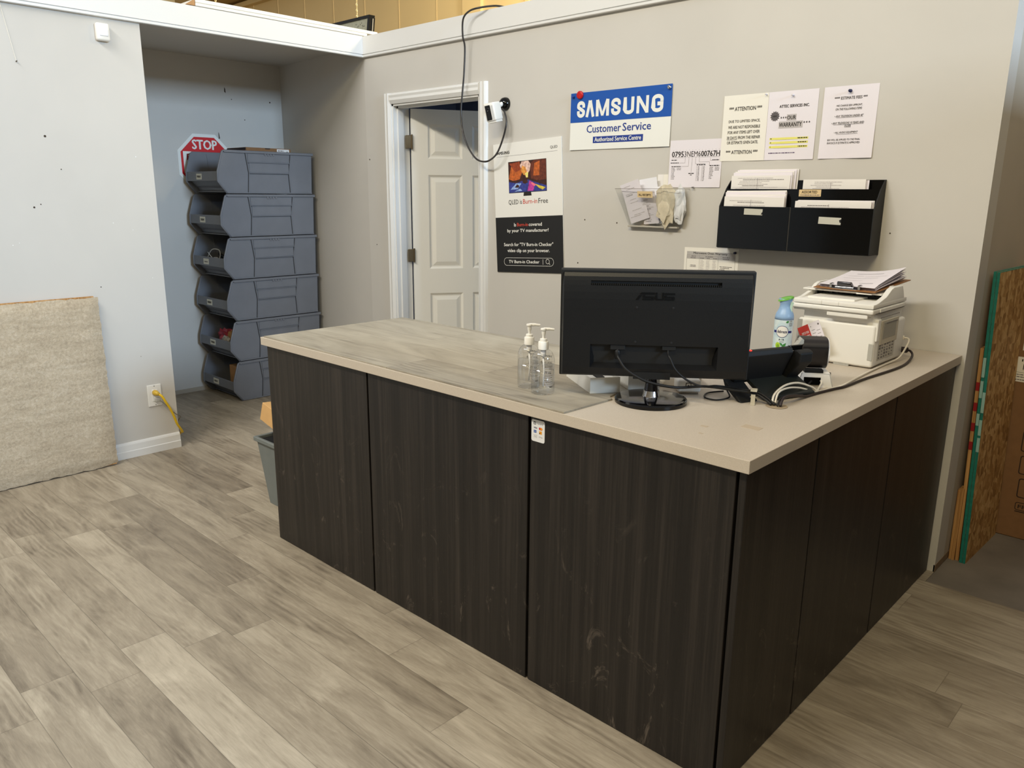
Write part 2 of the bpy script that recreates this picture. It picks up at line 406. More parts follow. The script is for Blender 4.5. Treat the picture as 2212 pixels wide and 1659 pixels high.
DX0, DX1, DZ = -2.243, -1.42, 2.06
m = MB(); m.box(XL, DX0, 0, .12, 0, 2.496); m.prism([(XA-.1, .108, 0), (XL, 0, 0), (XL, .12, 0), (XA-.1, .22, 0)], (0, 0, 2.496)); m.box(DX0, DX1, 0, .12, DZ, 2.496); m.box(DX1, XR, 0, .12, 0, 2.496)
for x, z, r in ((-2.5, 1.72, .005), (-2.45, 1.15, .004), (-.62, 1.37, .004), (-.41, 1.36, .004), (-.66, 1.14, .004), (.93, 1.36, .003)):
    m.poly([(x+r*math.cos(a*PI/4), -.0008, z+r*math.sin(a*PI/4)) for a in range(8)], 1)
struct(m.build('wall_back', [M_wall, MATS['nail_hole']]))
m = MB(); m.box(XR-.12, XR, .12, 4.0, -.003, 2.496)
m.box(XR-.005, XR+.0015, .0, .4, 0, .03, 1)
struct(m.build('wall_right', [mat('cream_side_wall_paint', (192, 182, 166), .7, noise=.05, nscale=3), mat('torn_drywall_edge', (140, 118, 92), .9)]))
# trims along the tops of the walls
def trim(name, pts, off): m = MB(); m.prism(pts, off); return struct(m.build(name, M_white))
prof = [(0, 2.3693), (.019, 2.3693), (.022, 2.372), (.022, 2.3835), (.011, 2.3845), (.011, 2.3875), (.020, 2.3885), (.020, 2.500), (0, 2.500)]
trim('trim_1', [(XL+a, -8, z) for a, z in prof], (0, 7.98, 0))
trim('trim_2', [(XL, -a*.98, z-.003*(z > 2.49)) for a, z in prof], (XR-XL, 0, 0))
m = MB(); m.box(XL-.16, XL, YE, -.0, 2.40, 2.50); m.box(XL-.12, XL, -8, YE, 2.42, 2.50); struct(m.build('trim_3', M_white))
bp = [(0, 0), (.016, 0), (.016, .040), (.013, .044), (.011, .078), (.007, .088), (.004, .092), (0, .092)]
m = MB(); m.prism([(XL+a, -8, z) for a, z in bp], (0, 8+YE, 0)); struct(m.build('baseboard_left', M_white))
m = MB(); m.box(XA, XA+.008, YE, .09, 0, .03); struct(m.build('baseboard_alcove', mat('grimy_base_strip', (176, 166, 150), .7)))
# back room seen over the open door
m = MB(); m.box(-3.745, .2, 1.83, 1.95, 0, 2.496); m.box(.08, .2, .12, 1.83, 0, 2.496); m.box(-3.745, -3.625, .12, 1.83, 0, 2.496)
struct(m.build('wall_back_room', mat('blue_grey_room_paint', (150, 152, 170), .6)))
m = MB(); m.box(-3.745, .2, .12, 1.95, 2.47, 2.496); struct(m.build('ceiling_back_room', M_wall))
# unseen wall added at right to keep window light off the counter end
m = MB(); m.box(2.42, 2.54, -2.2, -.9, -.003, 1.45); m.box(2.42, 2.54, -.9, 2.6, -.003, 2.2); struct(m.build('wall_light_blocker', mat('brown_blocker_panel', (58, 46, 36), .8, noise=.06, nscale=6)))
# warehouse shell
m = MB(); m.box(-13, 13, 4.0, 4.1, -.06, 6.1)
x = -12.6
while x < 12.8:
    m.box(x, x+.012, 3.994, 4.0, 0, 4.6); x += .78
m.box(-5.81, -5.48, 3.95, 4.0, 0, 4.6); m.box(-4.75, -4.70, 3.97, 4.0, 0, 4.6)
m.box(-13, 13, 3.90, 4.0, 4.55, 4.62)
struct(m.build('wall_far', M_ware))
m = MB(); m.box(-13, 13, 3.55, 3.99, 4.66, 5.1); struct(m.build('trim_4', mat('dull_beam_paint', (170, 142, 92), .7)))
m = MB(); m.box(-13.1, -13, -8, 4.1, -.06, 6.1); struct(m.build('wall_warehouse_left', M_ware))
m = MB(); m.box(13, 13.1, -8.1, 4.1, -.06, 6.1); struct(m.build('wall_warehouse_right', mat('dim_warehouse_paint', (150, 136, 112), .8)))
m = MB(); m.box(-13.1, 13.1, -8.1, -8, -.06, 6.1); struct(m.build('wall_front', MATS['dim_warehouse_paint']))

# door ajar into the back room
d = thing('door_1', 'open white panelled door in white casing on the back wall', 'door', (DX0, 0, 0)); d['kind'] = 'structure'
m = MB()
cp = [(0, 0), (.008, .014), (.016, .020), (.030, .016), (.046, .020), (.058, .014), (.068, .009), (.068, 0)]
def casing(p0, ax, sgn, ln):
    pts = []
    for a, t in cp:
        a2 = .068-a
        pts.append((p0[0]+(a2*sgn if ax == 'z' else 0), -t, p0[1]+(a2 if ax == 'x' else 0)))
    m.prism(pts, (0, 0, ln) if ax == 'z' else (ln, 0, 0))
casing((DX0, 0), 'z', -1, DZ+.066); casing((DX1, 0), 'z', 1, DZ+.066); casing((DX0-.002, DZ), 'x', 1, DX1-DX0+.004)
m.build('door_casing', M_white, d)
m = MB(); m.box(DX0-.002, DX0+.014, 0, .13, 0, DZ); m.box(DX1-.014, DX1+.002, 0, .13, 0, DZ); m.box(DX0, DX1, 0, .13, DZ-.012, DZ+.002)
m.box(DX0+.014, DX0+.026, .03, .075, 0, DZ-.012); m.box(DX1-.026, DX1-.014, .03, .075, 0, DZ-.012); m.box(DX0+.014, DX1-.014, .03, .075, DZ-.024, DZ-.012)
m.build('door_jamb', M_white, d)
ang = math.atan2(.394, .234)
T = Matrix.Translation((-2.200, .122, 0)) @ Matrix.Rotation(ang, 4, 'Z')
m = MB(T); W_, H_ = .76, 2.04
cols = ((.11, .345), (.415, .65)); rows = ((.12, .82), (.99, 1.62), (1.725, 1.945))
# faces the room on the local -y side: frame strips and recessed raised panels
xs = [0, .11, .345, .415, .65, W_]; zs = [.008, .12, .82, .99, 1.62, 1.725, 1.945, H_]
for i in range(5):
    for j in range(7):
        a0, a1, b0, b1 = xs[i], xs[i+1], zs[j], zs[j+1]
        if i in (1, 3) and j in (1, 3, 5):
            q = [[(a0, 0, b0), (a1, 0, b0), (a1, 0, b1), (a0, 0, b1)]]
            for ins, dep in ((.014, .009), (.022, .009), (.048, .001)):
                q.append([(a0+ins, dep, b0+ins), (a1-ins, dep, b0+ins), (a1-ins, dep, b1-ins), (a0+ins, dep, b1-ins)])
            for k in range(3):
                for e in range(4): m.poly([q[k][e], q[k][(e+1) % 4], q[k+1][(e+1) % 4], q[k+1][e]])
            m.poly(q[3])
        else: m.poly([(a0, 0, b0), (a1, 0, b0), (a1, 0, b1), (a0, 0, b1)])
b0, b1 = .008, H_
m.poly([(0, .035, b0), (W_, .035, b0), (W_, .035, b1), (0, .035, b1)])
m.poly([(0, 0, b0), (0, .035, b0), (0, .035, b1), (0, 0, b1)]); m.poly([(W_, 0, b0), (W_, .035, b0), (W_, .035, b1), (W_, 0, b1)])
m.poly([(0, 0, b1), (W_, 0, b1), (W_, .035, b1), (0, .035, b1)]); m.poly([(0, 0, b0), (W_, 0, b0), (W_, .035, b0), (0, .035, b0)])
lf = m.build('door_leaf', M_door, d)
for z in (1.787, 1.042, .25):
    m = MB(T); m.bbox(-.040, .004, -.012, -.004, z, z+.085, .003, 2); m.cyl((.002, -.012, z-.004), (.002, -.012, z+.09), .006, 10)
    m.build('hinge', M_brass, lf)

# ------------------------------------------------------------------ reception counter
ZT = .91; TH = .033
m = MB(); m.prism([(-.963, -1.728, ZT-TH), (1.249, -1.728, ZT-TH), (1.249, -.002, ZT-TH), (.76, -.002, ZT-TH), (.76, -.981, ZT-TH), (-.963, -.981, ZT-TH)], (0, 0, TH), bevel=.0015, seg=2)
for (x, y, w) in ((1.10, -1.49, .05), (1.02, -1.56, .02), (1.05, -1.62, .012)):
    m.box(x, x+w, y, y+w*.6, ZT, ZT+.0004, 1)
ct = m.build('countertop', [M_top, mat('dull_laminate_stain', (186, 170, 148), .55)], base=(.5, -1.2, ZT-TH))
tag(ct, 'beige speckled L shaped laminate worktop on the dark reception counter', 'countertop')
cb = thing('reception_counter', 'dark woodgrain L shaped reception counter standing on the plank floor', 'counter', (.4, -1.3, 0))
ZP = ZT-TH
m = MB(); m.prism([(-.93, -1.69, .004), (1.212, -1.69, .004), (1.212, -.004, .004), (.80, -.004, .004), (.80, -1.02, .004), (-.93, -1.02, .004)], (0, 0, ZP-.006)); m.build('carcass', M_blkm, cb)
def panel(x0, x1, y0, y1):
    q = MB(); q.bbox(x0, x1, y0, y1, .003, ZP-.001, .0015, 1); q.build('panel', M_dwood, cb)
panel(-.944, -.2495, -1.7106, -1.692); panel(-.240, .5445, -1.7106, -1.692); panel(.5545, 1.209, -1.7106, -1.692)
panel(1.216, 1.2353, -1.7085, -1.300); panel(1.216, 1.2353, -1.293, -.678); panel(1.216, 1.2353, -.672, -.005)
panel(-.9488, -.934, -1.706, -1.0)
# vinyl plank sheet lying on the worktop
m = MB(); m.prism([(-.945, -1.722, ZT+.0003), (.692, -1.7275, ZT+.0003), (.6985, -1.512, ZT+.0003), (.677, -1.495, ZT+.0003), (.669, -1.443, ZT+.0003), (.677, -1.39, ZT+.0003), (.705, -1.35, ZT+.0003), (.712, -.985, ZT+.0003), (-.945, -.985, ZT+.0003)], (0, 0, .005))
ms = m.build('plank_sheet', M_mat)
tag(ms, 'grey plank patterned vinyl sheet laid over the left part of the worktop', 'counter sheet')
# payment sticker on the front
s = Sheet((.559, -1.7112, .800), (1, 0, 0), (0, 0, 1)); w, h, r = .051, .066, .006
def rrect(w, h, r, x0=0, y0=0, n=5):
    pts = []
    for cx, cy, a0 in ((w-r, r, -PI/2), (w-r, h-r, 0), (r, h-r, PI/2), (r, r, PI)):
        for k in range(n+1): a = a0+PI/2*k/n; pts.append((x0+cx+r*math.cos(a), y0+cy+r*math.sin(a)))
    return pts
def slabsheet(s, pts, t, mi=0):
    s.mb.prism([s.P(a, b, 0) for a, b in pts], s.n*t, mi)
slabsheet(s, rrect(w, h, r), .0008)
L = .0011
s.poly(rrect(.009, .009, .002, .008, .051), 1, L); s.rect(.0103, .0157, .0528, .0572, 0, L+.0003); s.rect(.0118, .0142, .0543, .0560, 1, L+.0005)
s.text('Square', .020, .0525, .006, .024, 2, lift=L); s.text('VISA', .009, .0395, .0045, .013, 3, .02, .15, lift=L)
s.disc(.033, .0415, .0042, 4, lift=L); s.disc(.0385, .0415, .0042, 5, lift=L+.0002)
s.rect(.009, .0195, .0265, .0345, 6, L); s.text('AMEX', .0098, .029, .0028, .009, 0, lift=L+.0003)
s.rect(.030, .0405, .0250, .0345, 7, L); s.rect(.0335, .0385, .028, .0325, 5, L+.0003); s.rect(.031, .034, .026, .030, 1, L+.0004)
s.poly(rrect(.013, .008, .0015, .0085, .012), 2, L); s.poly(rrect(.0122, .0072, .0012, .0089, .0124), 0, L+.0002); s.text('Pay', .0118, .0140, .0034, .007, 1, lift=L+.0004)
s.text('G Pay', .029, .0135, .0048, .014, 2, lift=L)
st = s.mb.build('payment_sticker', [mat('glossy_white_sticker', (228, 228, 228), .3), M_ink, M_ink2, mat('navy_print', (34, 40, 110), .5), mat('red_print', (200, 36, 30), .5), mat('orange_print', (236, 150, 40), .5), mat('blue_print', (32, 80, 160), .5), mat('amber_print', (238, 170, 60), .5)])
tag(st, 'small white payment card sticker on the counter front under the worktop edge', 'sticker')
# ------------------------------------------------------------------ things on the counter
ZM = ZT+.0055                                  # top of the plank sheet
class Curved(Sheet):
    """print wrapped on an upright cylinder; a runs along the circumference"""
    def __init__(s, c, r, facing, mb=None): s.c = Vector(c); s.r = r; s.a0 = facing; s.mb = mb or MB()
    def P(s, a, b, h=0.):
        t = s.a0+a/s.r; return Vector((s.c.x+(s.r+h)*math.cos(t), s.c.y+(s.r+h)*math.sin(t), s.c.z+b))
    def rect(s, x0, x1, y0, y1, m=0, h=.0006):
        n = max(1, int((x1-x0)/.004))
        for k in range(n):
            a, b = x0+(x1-x0)*k/n, x0+(x1-x0)*(k+1)/n
            s.mb.poly([s.P(a, y0, h), s.P(b, y0, h), s.P(b, y1, h), s.P(a, y1, h)], m)
        return s
    def disc(s, cx, cy, r, m=1, n=16, lift=.0006, ry=None):
        ry = ry or r
        for k in range(n):
            a, b = -PI/2+PI*k/n, -PI/2+PI*(k+1)/n
            x0, x1, y0, y1 = r*math.sin(a), r*math.sin(b), ry*math.cos(a), ry*math.cos(b)
            s.mb.poly([s.P(cx+x0, cy-y0, lift), s.P(cx+x1, cy-y1, lift), s.P(cx+x1, cy+y1, lift), s.P(cx+x0, cy+y0, lift)], m)
        return s
def facing(x, y): return math.atan2(-3.335-y, 2.018-x)
# two hand sanitizer pump bottles
def sanitizer(x, y, label, nz):
    t = thing('sanitizer_bottle', label, 'sanitizer bottle', (x, y, ZM), 0, 'pump bottles of hand sanitizer')
    c = (x, y, ZM); R = .0358
    prof = [(.001, .003), (.029, .0035), (.0335, .0005), (.0352, .004), (R, .012), (R, .096), (.0350, .106), (.0325, .116), (.028, .125), (.022, .131), (.0155, .134), (.0150, .140)]
    MB().lathe(prof, 36, 0, c).build('bottle', M_clear, t, True)
    MB().lathe([(.001, .006), (R-.003, .0065), (R-.0014, .014), (R-.0014, .088), (.001, .0885)], 30, 0, c).build('gel', M_gel, t, True)
    # print on the far side, read backwards through the bottle
    k = Curved(c, R, facing(x, y)+PI-.15)
    L = -.0012
    k.text('THINKA', -.026, .104, .006, .030, 0, .01, lift=L); k.text('HAND', -.016, .094, .0065, .022, 0, lift=L)
    k.text('SANITIZER', -.026, .085, .0065, .040, 0, lift=L)
    for b in (.078, .074, .070, .066): k.scribble(-.026, b, .034, .002, 1)
    k.text('99.9%', -.022, .050, .0085, .026, 0, .02, lift=L)
    for b in (.044, .040, .036, .028, .024): k.scribble(-.024, b, .03, .0018, 1)
    k.poly([(-.02, .012), (-.006, .014), (.004, .034), (-.002, .018), (-.012, .011)], 2, L)
    k2 = Curved(c, R, facing(x, y)+.42)
    for i in range(9): k2.scribble(-.014, .082-i*.0065, .030, .0011, 2)
    for i in range(5): k2.rect(.006+i*.0022, .0072+i*.0022, .022, .028, 0)
    k.mb.build('back_print', [M_ink, M_ink2, M_ink3], t); k2.mb.build('front_print', [M_ink, M_ink2, M_ink3], t)
    MB().lathe([(.0145, .134), (.0158, .135), (.0158, .1565), (.0148, .158), (.0110, .1585), (.0108, .166), (.0095, .167), (.003, .1675)], 24, 0, c).build('pump_collar', M_wp, t, auto=40)
    MB().lathe([(.0080, .112), (.0085, .133)], 14, 0, c).tube([(x, y, ZM+.02), (x+.004, y, ZM+.07), (x, y, ZM+.115)], .0026, 8).build('dip_tube', mat('milky_plastic', (232, 230, 228), .5), t, True)
    p = MB().lathe([(.0045, .166), (.0045, .176), (.0062, .182), (.0066, .190), (.009, .192), (.0098, .195), (.0088, .198), (.001, .1995)], 20, 0, c)
    p.tube([(x, y, ZM+.195), (x+.5*nz[0], y+.5*nz[1], ZM+.196), (x+nz[0], y+nz[1], ZM+.1945)], [.0056, .0046, .0036], 10)
    p.build('pump_head', M_wp, t, auto=40)
sanitizer(.425, -1.579, 'clear hand sanitizer pump bottle standing farther from the black monitor', (.024, .022))
sanitizer(.507, -1.606, 'clear hand sanitizer pump bottle standing nearer the black monitor, in front', (.024, .020))

# monitor seen from behind
yw, tl = .655, .055
r_ = Vector((math.cos(yw), math.sin(yw), 0)); n0 = Vector((math.sin(yw), -math.cos(yw), 0))
u_ = Vector((0, 0, math.cos(tl)))+n0*math.sin(tl); u_.normalize(); n_ = r_.cross(u_)
MC = Vector((.802, -1.461, 1.138))
TM = Matrix(((r_.x, u_.x, n_.x, MC.x), (r_.y, u_.y, n_.y, MC.y), (r_.z, u_.z, n_.z, MC.z), (0, 0, 0, 1)))
mon = thing('monitor', 'black flat screen monitor standing with its back to the room', 'monitor', (.787, -1.443, ZT), yw)
Wh, Hh = .272, .157
m = MB(TM); m.bbox(-Wh, Wh, -Hh, Hh, -.045, -.020, .003, 2); m.build('bezel', M_blkm, mon)
MB(TM).box(-Wh+.012, Wh-.012, -Hh+.018, Hh-.012, -.0462, -.0451).build('screen', M_blkg, mon)
def cz(b): return -.016*((b-.05)/.107)**2 if b > .05 else 0
m = MB(TM)
A_ = [-.267, -.262, -.186, -.183, .178, .180, .262, .267]; B_ = [-.152, -.148, -.127, -.057, .0, .05, .075, .095, .114, .127, .138, .148, .152]
def cc(a, b):
    e = min(1, max(0, min(.267-abs(a), .152-abs(b))/.005)); return cz(b)-.012*(1-e)
for i in range(len(A_)-1):
    for j in range(len(B_)-1):
        a0, a1, b0, b1 = A_[i], A_[i+1], B_[j], B_[j+1]
        if (a0 >= -.1831 and a1 <= .1801 and b0 >= -.1271 and b1 <= -.0569): continue
        if (a0 >= -.1861 and a1 <= .1781 and b0 >= .1139 and b1 <= .1271): continue
        m.poly([(a, b, cc(a, b)) for a, b in ((a0, b0), (a1, b0), (a1, b1), (a0, b1))])
ring_ = [(-.267, -.152), (.267, -.152), (.267, .152), (-.267, .152)]
for k in range(4):
    p, q = ring_[k], ring_[(k+1) % 4]
    m.poly([(p[0], p[1], cc(*p)), (q[0], q[1], cc(*q)), (q[0], q[1], -.021), (p[0], p[1], -.021)])
# connector recess
d_ = -.026
m.poly([(-.183, -.057, 0), (.18, -.057, 0), (.18, -.057, d_), (-.183, -.057, d_)])
m.poly([(-.183, -.057, d_), (.18, -.057, d_), (.165, -.112, d_), (-.168, -.112, d_)])
m.poly([(-.168, -.112, d_), (.165, -.112, d_), (.18, -.127, 0), (-.183, -.127, 0)])
m.poly([(-.183, -.057, 0), (-.183, -.057, d_), (-.168, -.112, d_), (-.183, -.127, 0)])
m.poly([(.18, -.057, 0), (.18, -.057, d_), (.165, -.112, d_), (.18, -.127, 0)])
m.flat = False
m.build('back_housing', M_blk, mon)
m = MB(TM); m.box(-.186, .178, .114, .127, -.022, -.016)
for k in range(62): a = -.184+k*.00587; m.box(a, a+.0022, .1142, .1185, -.016, -.0078)
m.build('vent_grille', M_blkm, mon)
s = Sheet(TM @ Vector((-.059, .0755, .0006)), TM.to_3x3() @ Vector((1, 0, 0)), TM.to_3x3() @ Vector((0, .02, -.0017)))
def lp(*pts): s.poly([((x-235)/580*.109, (335-y)/120*.0215) for x, y in pts][::-1], 0, .0003)
lp((320, 215), (515, 215), (515, 246), (298, 246)); lp((292, 258), (330, 258), (275, 335), (235, 335))
lp((340, 258), (374, 258), (374, 276), (500, 276), (518, 290), (518, 320), (502, 335), (335, 335), (335, 312), (482, 312), (482, 300), (340, 300))
lp((525, 215), (555, 215), (555, 246), (525, 246)); lp((525, 258), (555, 258), (555, 312), (630, 312), (630, 215), (656, 215), (656, 320), (640, 335), (540, 335), (525, 320))
lp((664, 220), (815, 220), (815, 246), (664, 246)); lp((664, 258), (694, 258), (694, 276), (800, 276), (812, 288), (812, 322), (798, 335), (664, 335), (664, 312), (780, 312), (780, 300), (664, 300))
s.mb.build('raised_logo', mat('logo_black', (4, 4, 4), .75, spec=.15), mon)
for a, b in ((-.055, .0535), (.047, .0535), (-.055, -.0475), (.047, -.0475)):
    MB(TM).lathe([(.004, -.001), (.0038, .0008), (.001, .0012)], 12, 0, (a, b, cz(b))).build('screw', M_rub, mon)
s = Sheet(TM @ Vector((.023, -.0885, d_+.001)), TM.to_3x3() @ Vector((1, 0, 0)), TM.to_3x3() @ Vector((0, 1, .0)))
s.rect(0, .125, 0, .0185, 0); s.text('CE', .002, .002, .004, .008, 1); s.ring(.034, .010, .0032, .004, 1, 14)
for k in range(5): s.scribble(.012+.012*(k % 2), .003+.003*k, .03, .0014, 2)
s.rect(.074, .122, .001, .0135, 3, .0009)
for k in range(22): s.rect(.079+k*.0018, .0798+k*.0018+.0006*(k % 3), .003, .0085, 4, .0012)
s.scribble(.095, .0095, .024, .0022, 4)
s.mb.build('rating_label', [M_blkm, M_ink3, M_ink3, M_gp, M_ink], mon)
m = MB(TM); m.bbox(-.126, -.082, -.074, -.057, d_, -.004, .002, 1); m.build('power_socket', M_blkm, mon)
m = MB(TM); m.bbox(.022, .062, -.072, -.057, d_, -.004, .002, 1); m.build('video_socket', M_blkm, mon)
m = MB(TM); m.box(-.056, .050, -Hh-.0005, -.137, -.006, .0012); m.build('neck_cover', M_blkm, mon)
bx, by = .787, -1.443
MB().lathe([(.100, 0), (.1055, .001), (.1055, .010), (.102, .0135), (.092, .0155), (.03, .0175), (.001, .018)], 56, 0, (bx, by, ZT)).build('stand_base', M_blkg, mon, auto=30)
MB().lathe([(.026, .0165), (.024, .020), (.0215, .034), (.021, .035), (.001, .0352)], 32, 0, (bx, by, ZT), 1, 1).build('chrome_collar', M_chrome, mon, auto=30)
neck = MB().lathe([(.0205, .034), (.0148, .082), (.001, .083)], 28, 0, (bx, by, ZT)); neck.build('stand_neck', mat('dark_chrome', (70, 70, 74), .16, metal=1.), mon, auto=30)
# leads of the monitor run to the hole in the worktop
def mp(a, b, c): return TM @ Vector((a, b, c))
CP = Vector((1.012, -1.245, ZT+.030))
o = MB().tube([mp(-.104, -.070, -.012), mp(-.104, -.083, .004), mp(-.100, -.092, .022), mp(-.082, -.117, .034), mp(-.048, -.139, .040), mp(-.004, -.157, .040), mp(.07, -.171, .030), Vector((.90, -1.335, .957)), Vector((.965, -1.28, .948)), CP, Vector((1.045, -1.238, ZT+.016)), Vector((1.064, -1.238, ZT+.0045))], .0042, 8, 0, 6)
o.lathe([(.006, 0), (.008, .012), (.008, .024), (.006, .026)], 10, 0, tuple(mp(-.104, -.100, -.006)))
tag(o.build('power_cable', M_rub, None, True), 'thicker black power lead drooping from left socket on the monitor back', 'cable')
o = MB().tube([mp(.041, -.068, -.012), mp(.041, -.080, .004), mp(.045, -.088, .018), mp(.062, -.120, .026), mp(.096, -.149, .026), mp(.14, -.168, .022), Vector((.92, -1.30, .956)), Vector((.975, -1.265, .950)), CP+Vector((.006, .006, .004)), Vector((1.052, -1.232, ZT+.018)), Vector((1.072, -1.232, ZT+.0035))], .0031, 8, 0, 6)
tag(o.build('video_cable', M_rub, None, True), 'thinner black lead drooping from right socket on the monitor back', 'cable')
o = MB().tube([Vector((.885, -1.19, ZT+.004)), Vector((.862, -1.245, ZT+.004)), Vector((.885, -1.30, ZT+.004)), Vector((.925, -1.30, ZT+.004)), Vector((.935, -1.245, ZT+.005)), Vector((.91, -1.215, ZT+.02)), Vector((.95, -1.225, ZT+.03)), Vector((.985, -1.24, ZT+.034)), CP+Vector((.004, .010, -.003)), Vector((1.055, -1.224, ZT+.012)), Vector((1.078, -1.226, ZT+.003))], .0026, 8, 0, 6)
tag(o.build('looped_cable', M_rub, None, True), 'thin black lead lying in a loop on the worktop behind the monitor', 'cable')
# clear plastic cable clip
m = MB(); fx, fy = CP.x, CP.y
T0 = Matrix.Translation((fx, fy, 0)) @ Matrix.Rotation(.35, 4, 'Z')
m.T = T0; m.box(-.007, .007, -.026, .004, ZT+.0003, ZT+.003); m.box(-.006, .006, -.017, -.014, ZT+.003, ZT+.03)
for k in range(14):
    a, b = -2.4+k*.36, -2.4+(k+1)*.36
    m.prism([(-.009, .0125*math.cos(a), ZT+.031+.0125*math.sin(a)), (-.009, .0145*math.cos(a), ZT+.031+.0145*math.sin(a)), (-.009, .0145*math.cos(b), ZT+.031+.0145*math.sin(b)), (-.009, .0125*math.cos(b), ZT+.031+.0125*math.sin(b))], (.018, 0, 0))
tag(m.build('cable_clip', mat('milky_clip_plastic', (190, 182, 162), .3), base=(fx, fy, ZT)), 'small translucent cable clip gripping the bundled monitor leads', 'cable clip')
m = MB(); m.lathe([(.001, .0003), (.027, .0006)], 28, 1, (1.076, -1.228, ZT)); m.lathe([(.027, .0002), (.031, .0012), (.030, .002), (.027, .0012)], 28, 0, (1.076, -1.228, ZT))
tag(m.build('cable_grommet', [mat('beige_ring', (168, 150, 124), .5), M_hole]), 'round cable hole in the worktop where the leads go down', 'cable hole')
# leads from the hole towards the printer and label printer
Z1 = ZT+.0047
o = MB().tube([(1.064, -1.232, Z1), (1.054, -1.20, Z1+.022), (1.052, -1.13, Z1+.036), (1.062, -1.06, Z1+.034), (1.085, -1.01, Z1+.016), (1.099, -.985, Z1), (1.107, -.92, Z1), (1.120, -.86, Z1), (1.112, -.72, Z1), (1.105, -.56, Z1), (1.103, -.40, Z1), (1.114, -.31, Z1+.01), (1.118, -.25, Z1+.045), (1.112, -.21, Z1+.066), (1.094, -.205, Z1+.070)], .0034, 8, 0, 6)
o.bbox(1.080, 1.094, -.212, -.198, Z1+.062, Z1+.077, .002, 1)
tag(o.build('white_cable', mat('white_cable_vinyl', (226, 218, 202), .5), None, True), 'long white lead running from worktop hole to the printer', 'cable')
o = MB().tube([(1.068, -1.222, Z1), (1.061, -1.19, Z1+.026), (1.062, -1.13, Z1+.030), (1.073, -1.07, Z1+.022), (1.090, -1.02, Z1+.006), (1.100, -.99, Z1-.001)], .003, 8, 0, 6)
tag(o.build('short_white_cable', MATS['white_cable_vinyl'], None, True), 'short white lead arching out of the worktop hole beside the long one', 'cable')
o = MB().tube([(1.090, -1.235, Z1), (1.088, -1.21, Z1+.02), (1.092, -1.15, Z1+.016), (1.096, -1.07, Z1), (1.104, -1.0, Z1), (1.122, -.90, Z1), (1.130, -.86, Z1), (1.136, -.70, Z1), (1.150, -.54, Z1), (1.156, -.44, Z1), (1.152, -.34, Z1), (1.138, -.235, Z1+.010), (1.118, -.20, Z1+.022), (1.097, -.205, Z1+.024)], .0042, 8, 0, 6)
o.bbox(1.078, 1.112, -.214, -.196, Z1+.014, Z1+.034, .003, 1)
tag(o.build('printer_power_cable', M_pur, None, True), 'dark brown power lead running along the worktop to the printer', 'cable')
o = MB().tube([(1.084, -1.240, Z1), (1.080, -1.205, Z1+.018), (1.088, -1.12, Z1+.01), (1.080, -1.05, Z1), (1.060, -1.01, Z1), (1.052, -.975, Z1+.002), (1.050, -.95, Z1+.010), (1.046, -.92, Z1+.014)], .0028, 8, 0, 6)
tag(o.build('label_printer_cable', M_rub, None, True), 'black lead entering the opening in the label printer base', 'cable')
o = MB().tube([(1.070, -.905, Z1+.016), (1.078, -.918, Z1+.012), (1.080, -.94, Z1+.002), (1.088, -.972, Z1-.001)], .0034, 8, 0, 5)
tag(o.build('white_usb_lead', MATS['white_cable_vinyl'], None, True), 'stubby white lead coming out of label printer base opening', 'cable')

# white card boxes and the card reader dock behind the monitor foot
def openbox(name, P0, du, dw, L_, W_, H_, label, cat, group=None, fill=True):
    P0 = Vector(P0); du = Vector(du).normalized(); dw = Vector(dw).normalized(); t = .0025; Zv = Vector((0, 0, 1))
    rt = thing(name, label, cat, tuple(P0+du*L_/2+dw*W_/2), 0, group)
    def B(q, a0, a1, b0, b1, c0, c1, mi=0):
        q.prism([P0+du*a+dw*b+Zv*c0 for a, b in ((a0, b0), (a1, b0), (a1, b1), (a0, b1))], Zv*(c1-c0), mi)
    q = MB(); B(q, 0, L_, 0, W_, 0, t); B(q, 0, L_, 0, t, t, H_); B(q, 0, L_, W_-t, W_, t, H_); B(q, 0, t, t, W_-t, t, H_); B(q, L_-t, L_, t, W_-t, t, H_)
    q.build('carton', M_boxw, rt)
    q = MB()
    if fill:
        B(q, .01, L_*.5, .01, W_-.01, t, H_-.006, 0); B(q, L_*.52, L_-.01, .008, W_*.6, t, H_-.002, 1); B(q, .02, L_*.3, W_*.3, W_*.55, H_-.006, H_-.002, 2)
    else: B(q, t, L_-t, t, W_-t, H_-.008, H_-.004, 1)
    q.build('contents', [M_paper2, M_tan, M_ink], rt)
openbox('card_box', (.616, -1.513, ZM+.0002), (-.84, .54, 0), (.58, .81, 0), .235, .094, .048, 'low white card box of slips left of the monitor foot', 'box')
openbox('card_box', (.668, -1.389, ZM+.0002), (-.84, .54, 0), (.70, .71, 0), .16, .098, .050, 'low white card box directly behind the monitor stand neck', 'box', None, False)
T = Matrix.Translation((.732, -1.19, ZT)) @ Matrix.Rotation(.78, 4, 'Z')
m = MB(T); m.bbox(-.06, .06, -.03, .10, .0002, .030, .003, 1); tag(m.build('flat_box', M_cream, base=(.732, -1.19, ZT)), 'flat cream box between the card box and card reader dock', 'box')
T = Matrix.Translation((.800, -1.262, ZT)) @ Matrix.Rotation(.72, 4, 'Z')
dk = thing('card_reader', 'white rounded card reader dock with square logo behind the monitor', 'card reader', (.800, -1.262, ZT), .72)
m = MB(T); m.bbox(-.036, .036, -.036, .036, .006, .045, .008, 3); m.build('body', M_wp, dk, auto=40)
m = MB(T); m.bbox(-.030, .030, -.030, .030, .0003, .007, .003, 2); m.build('foot', mat('grey_brown_foot', (150, 132, 110), .5), dk)
s = Sheet(T @ Vector((-.012, -.0364, .020)), T.to_3x3() @ Vector((1, 0, 0)), (0, 0, 1))
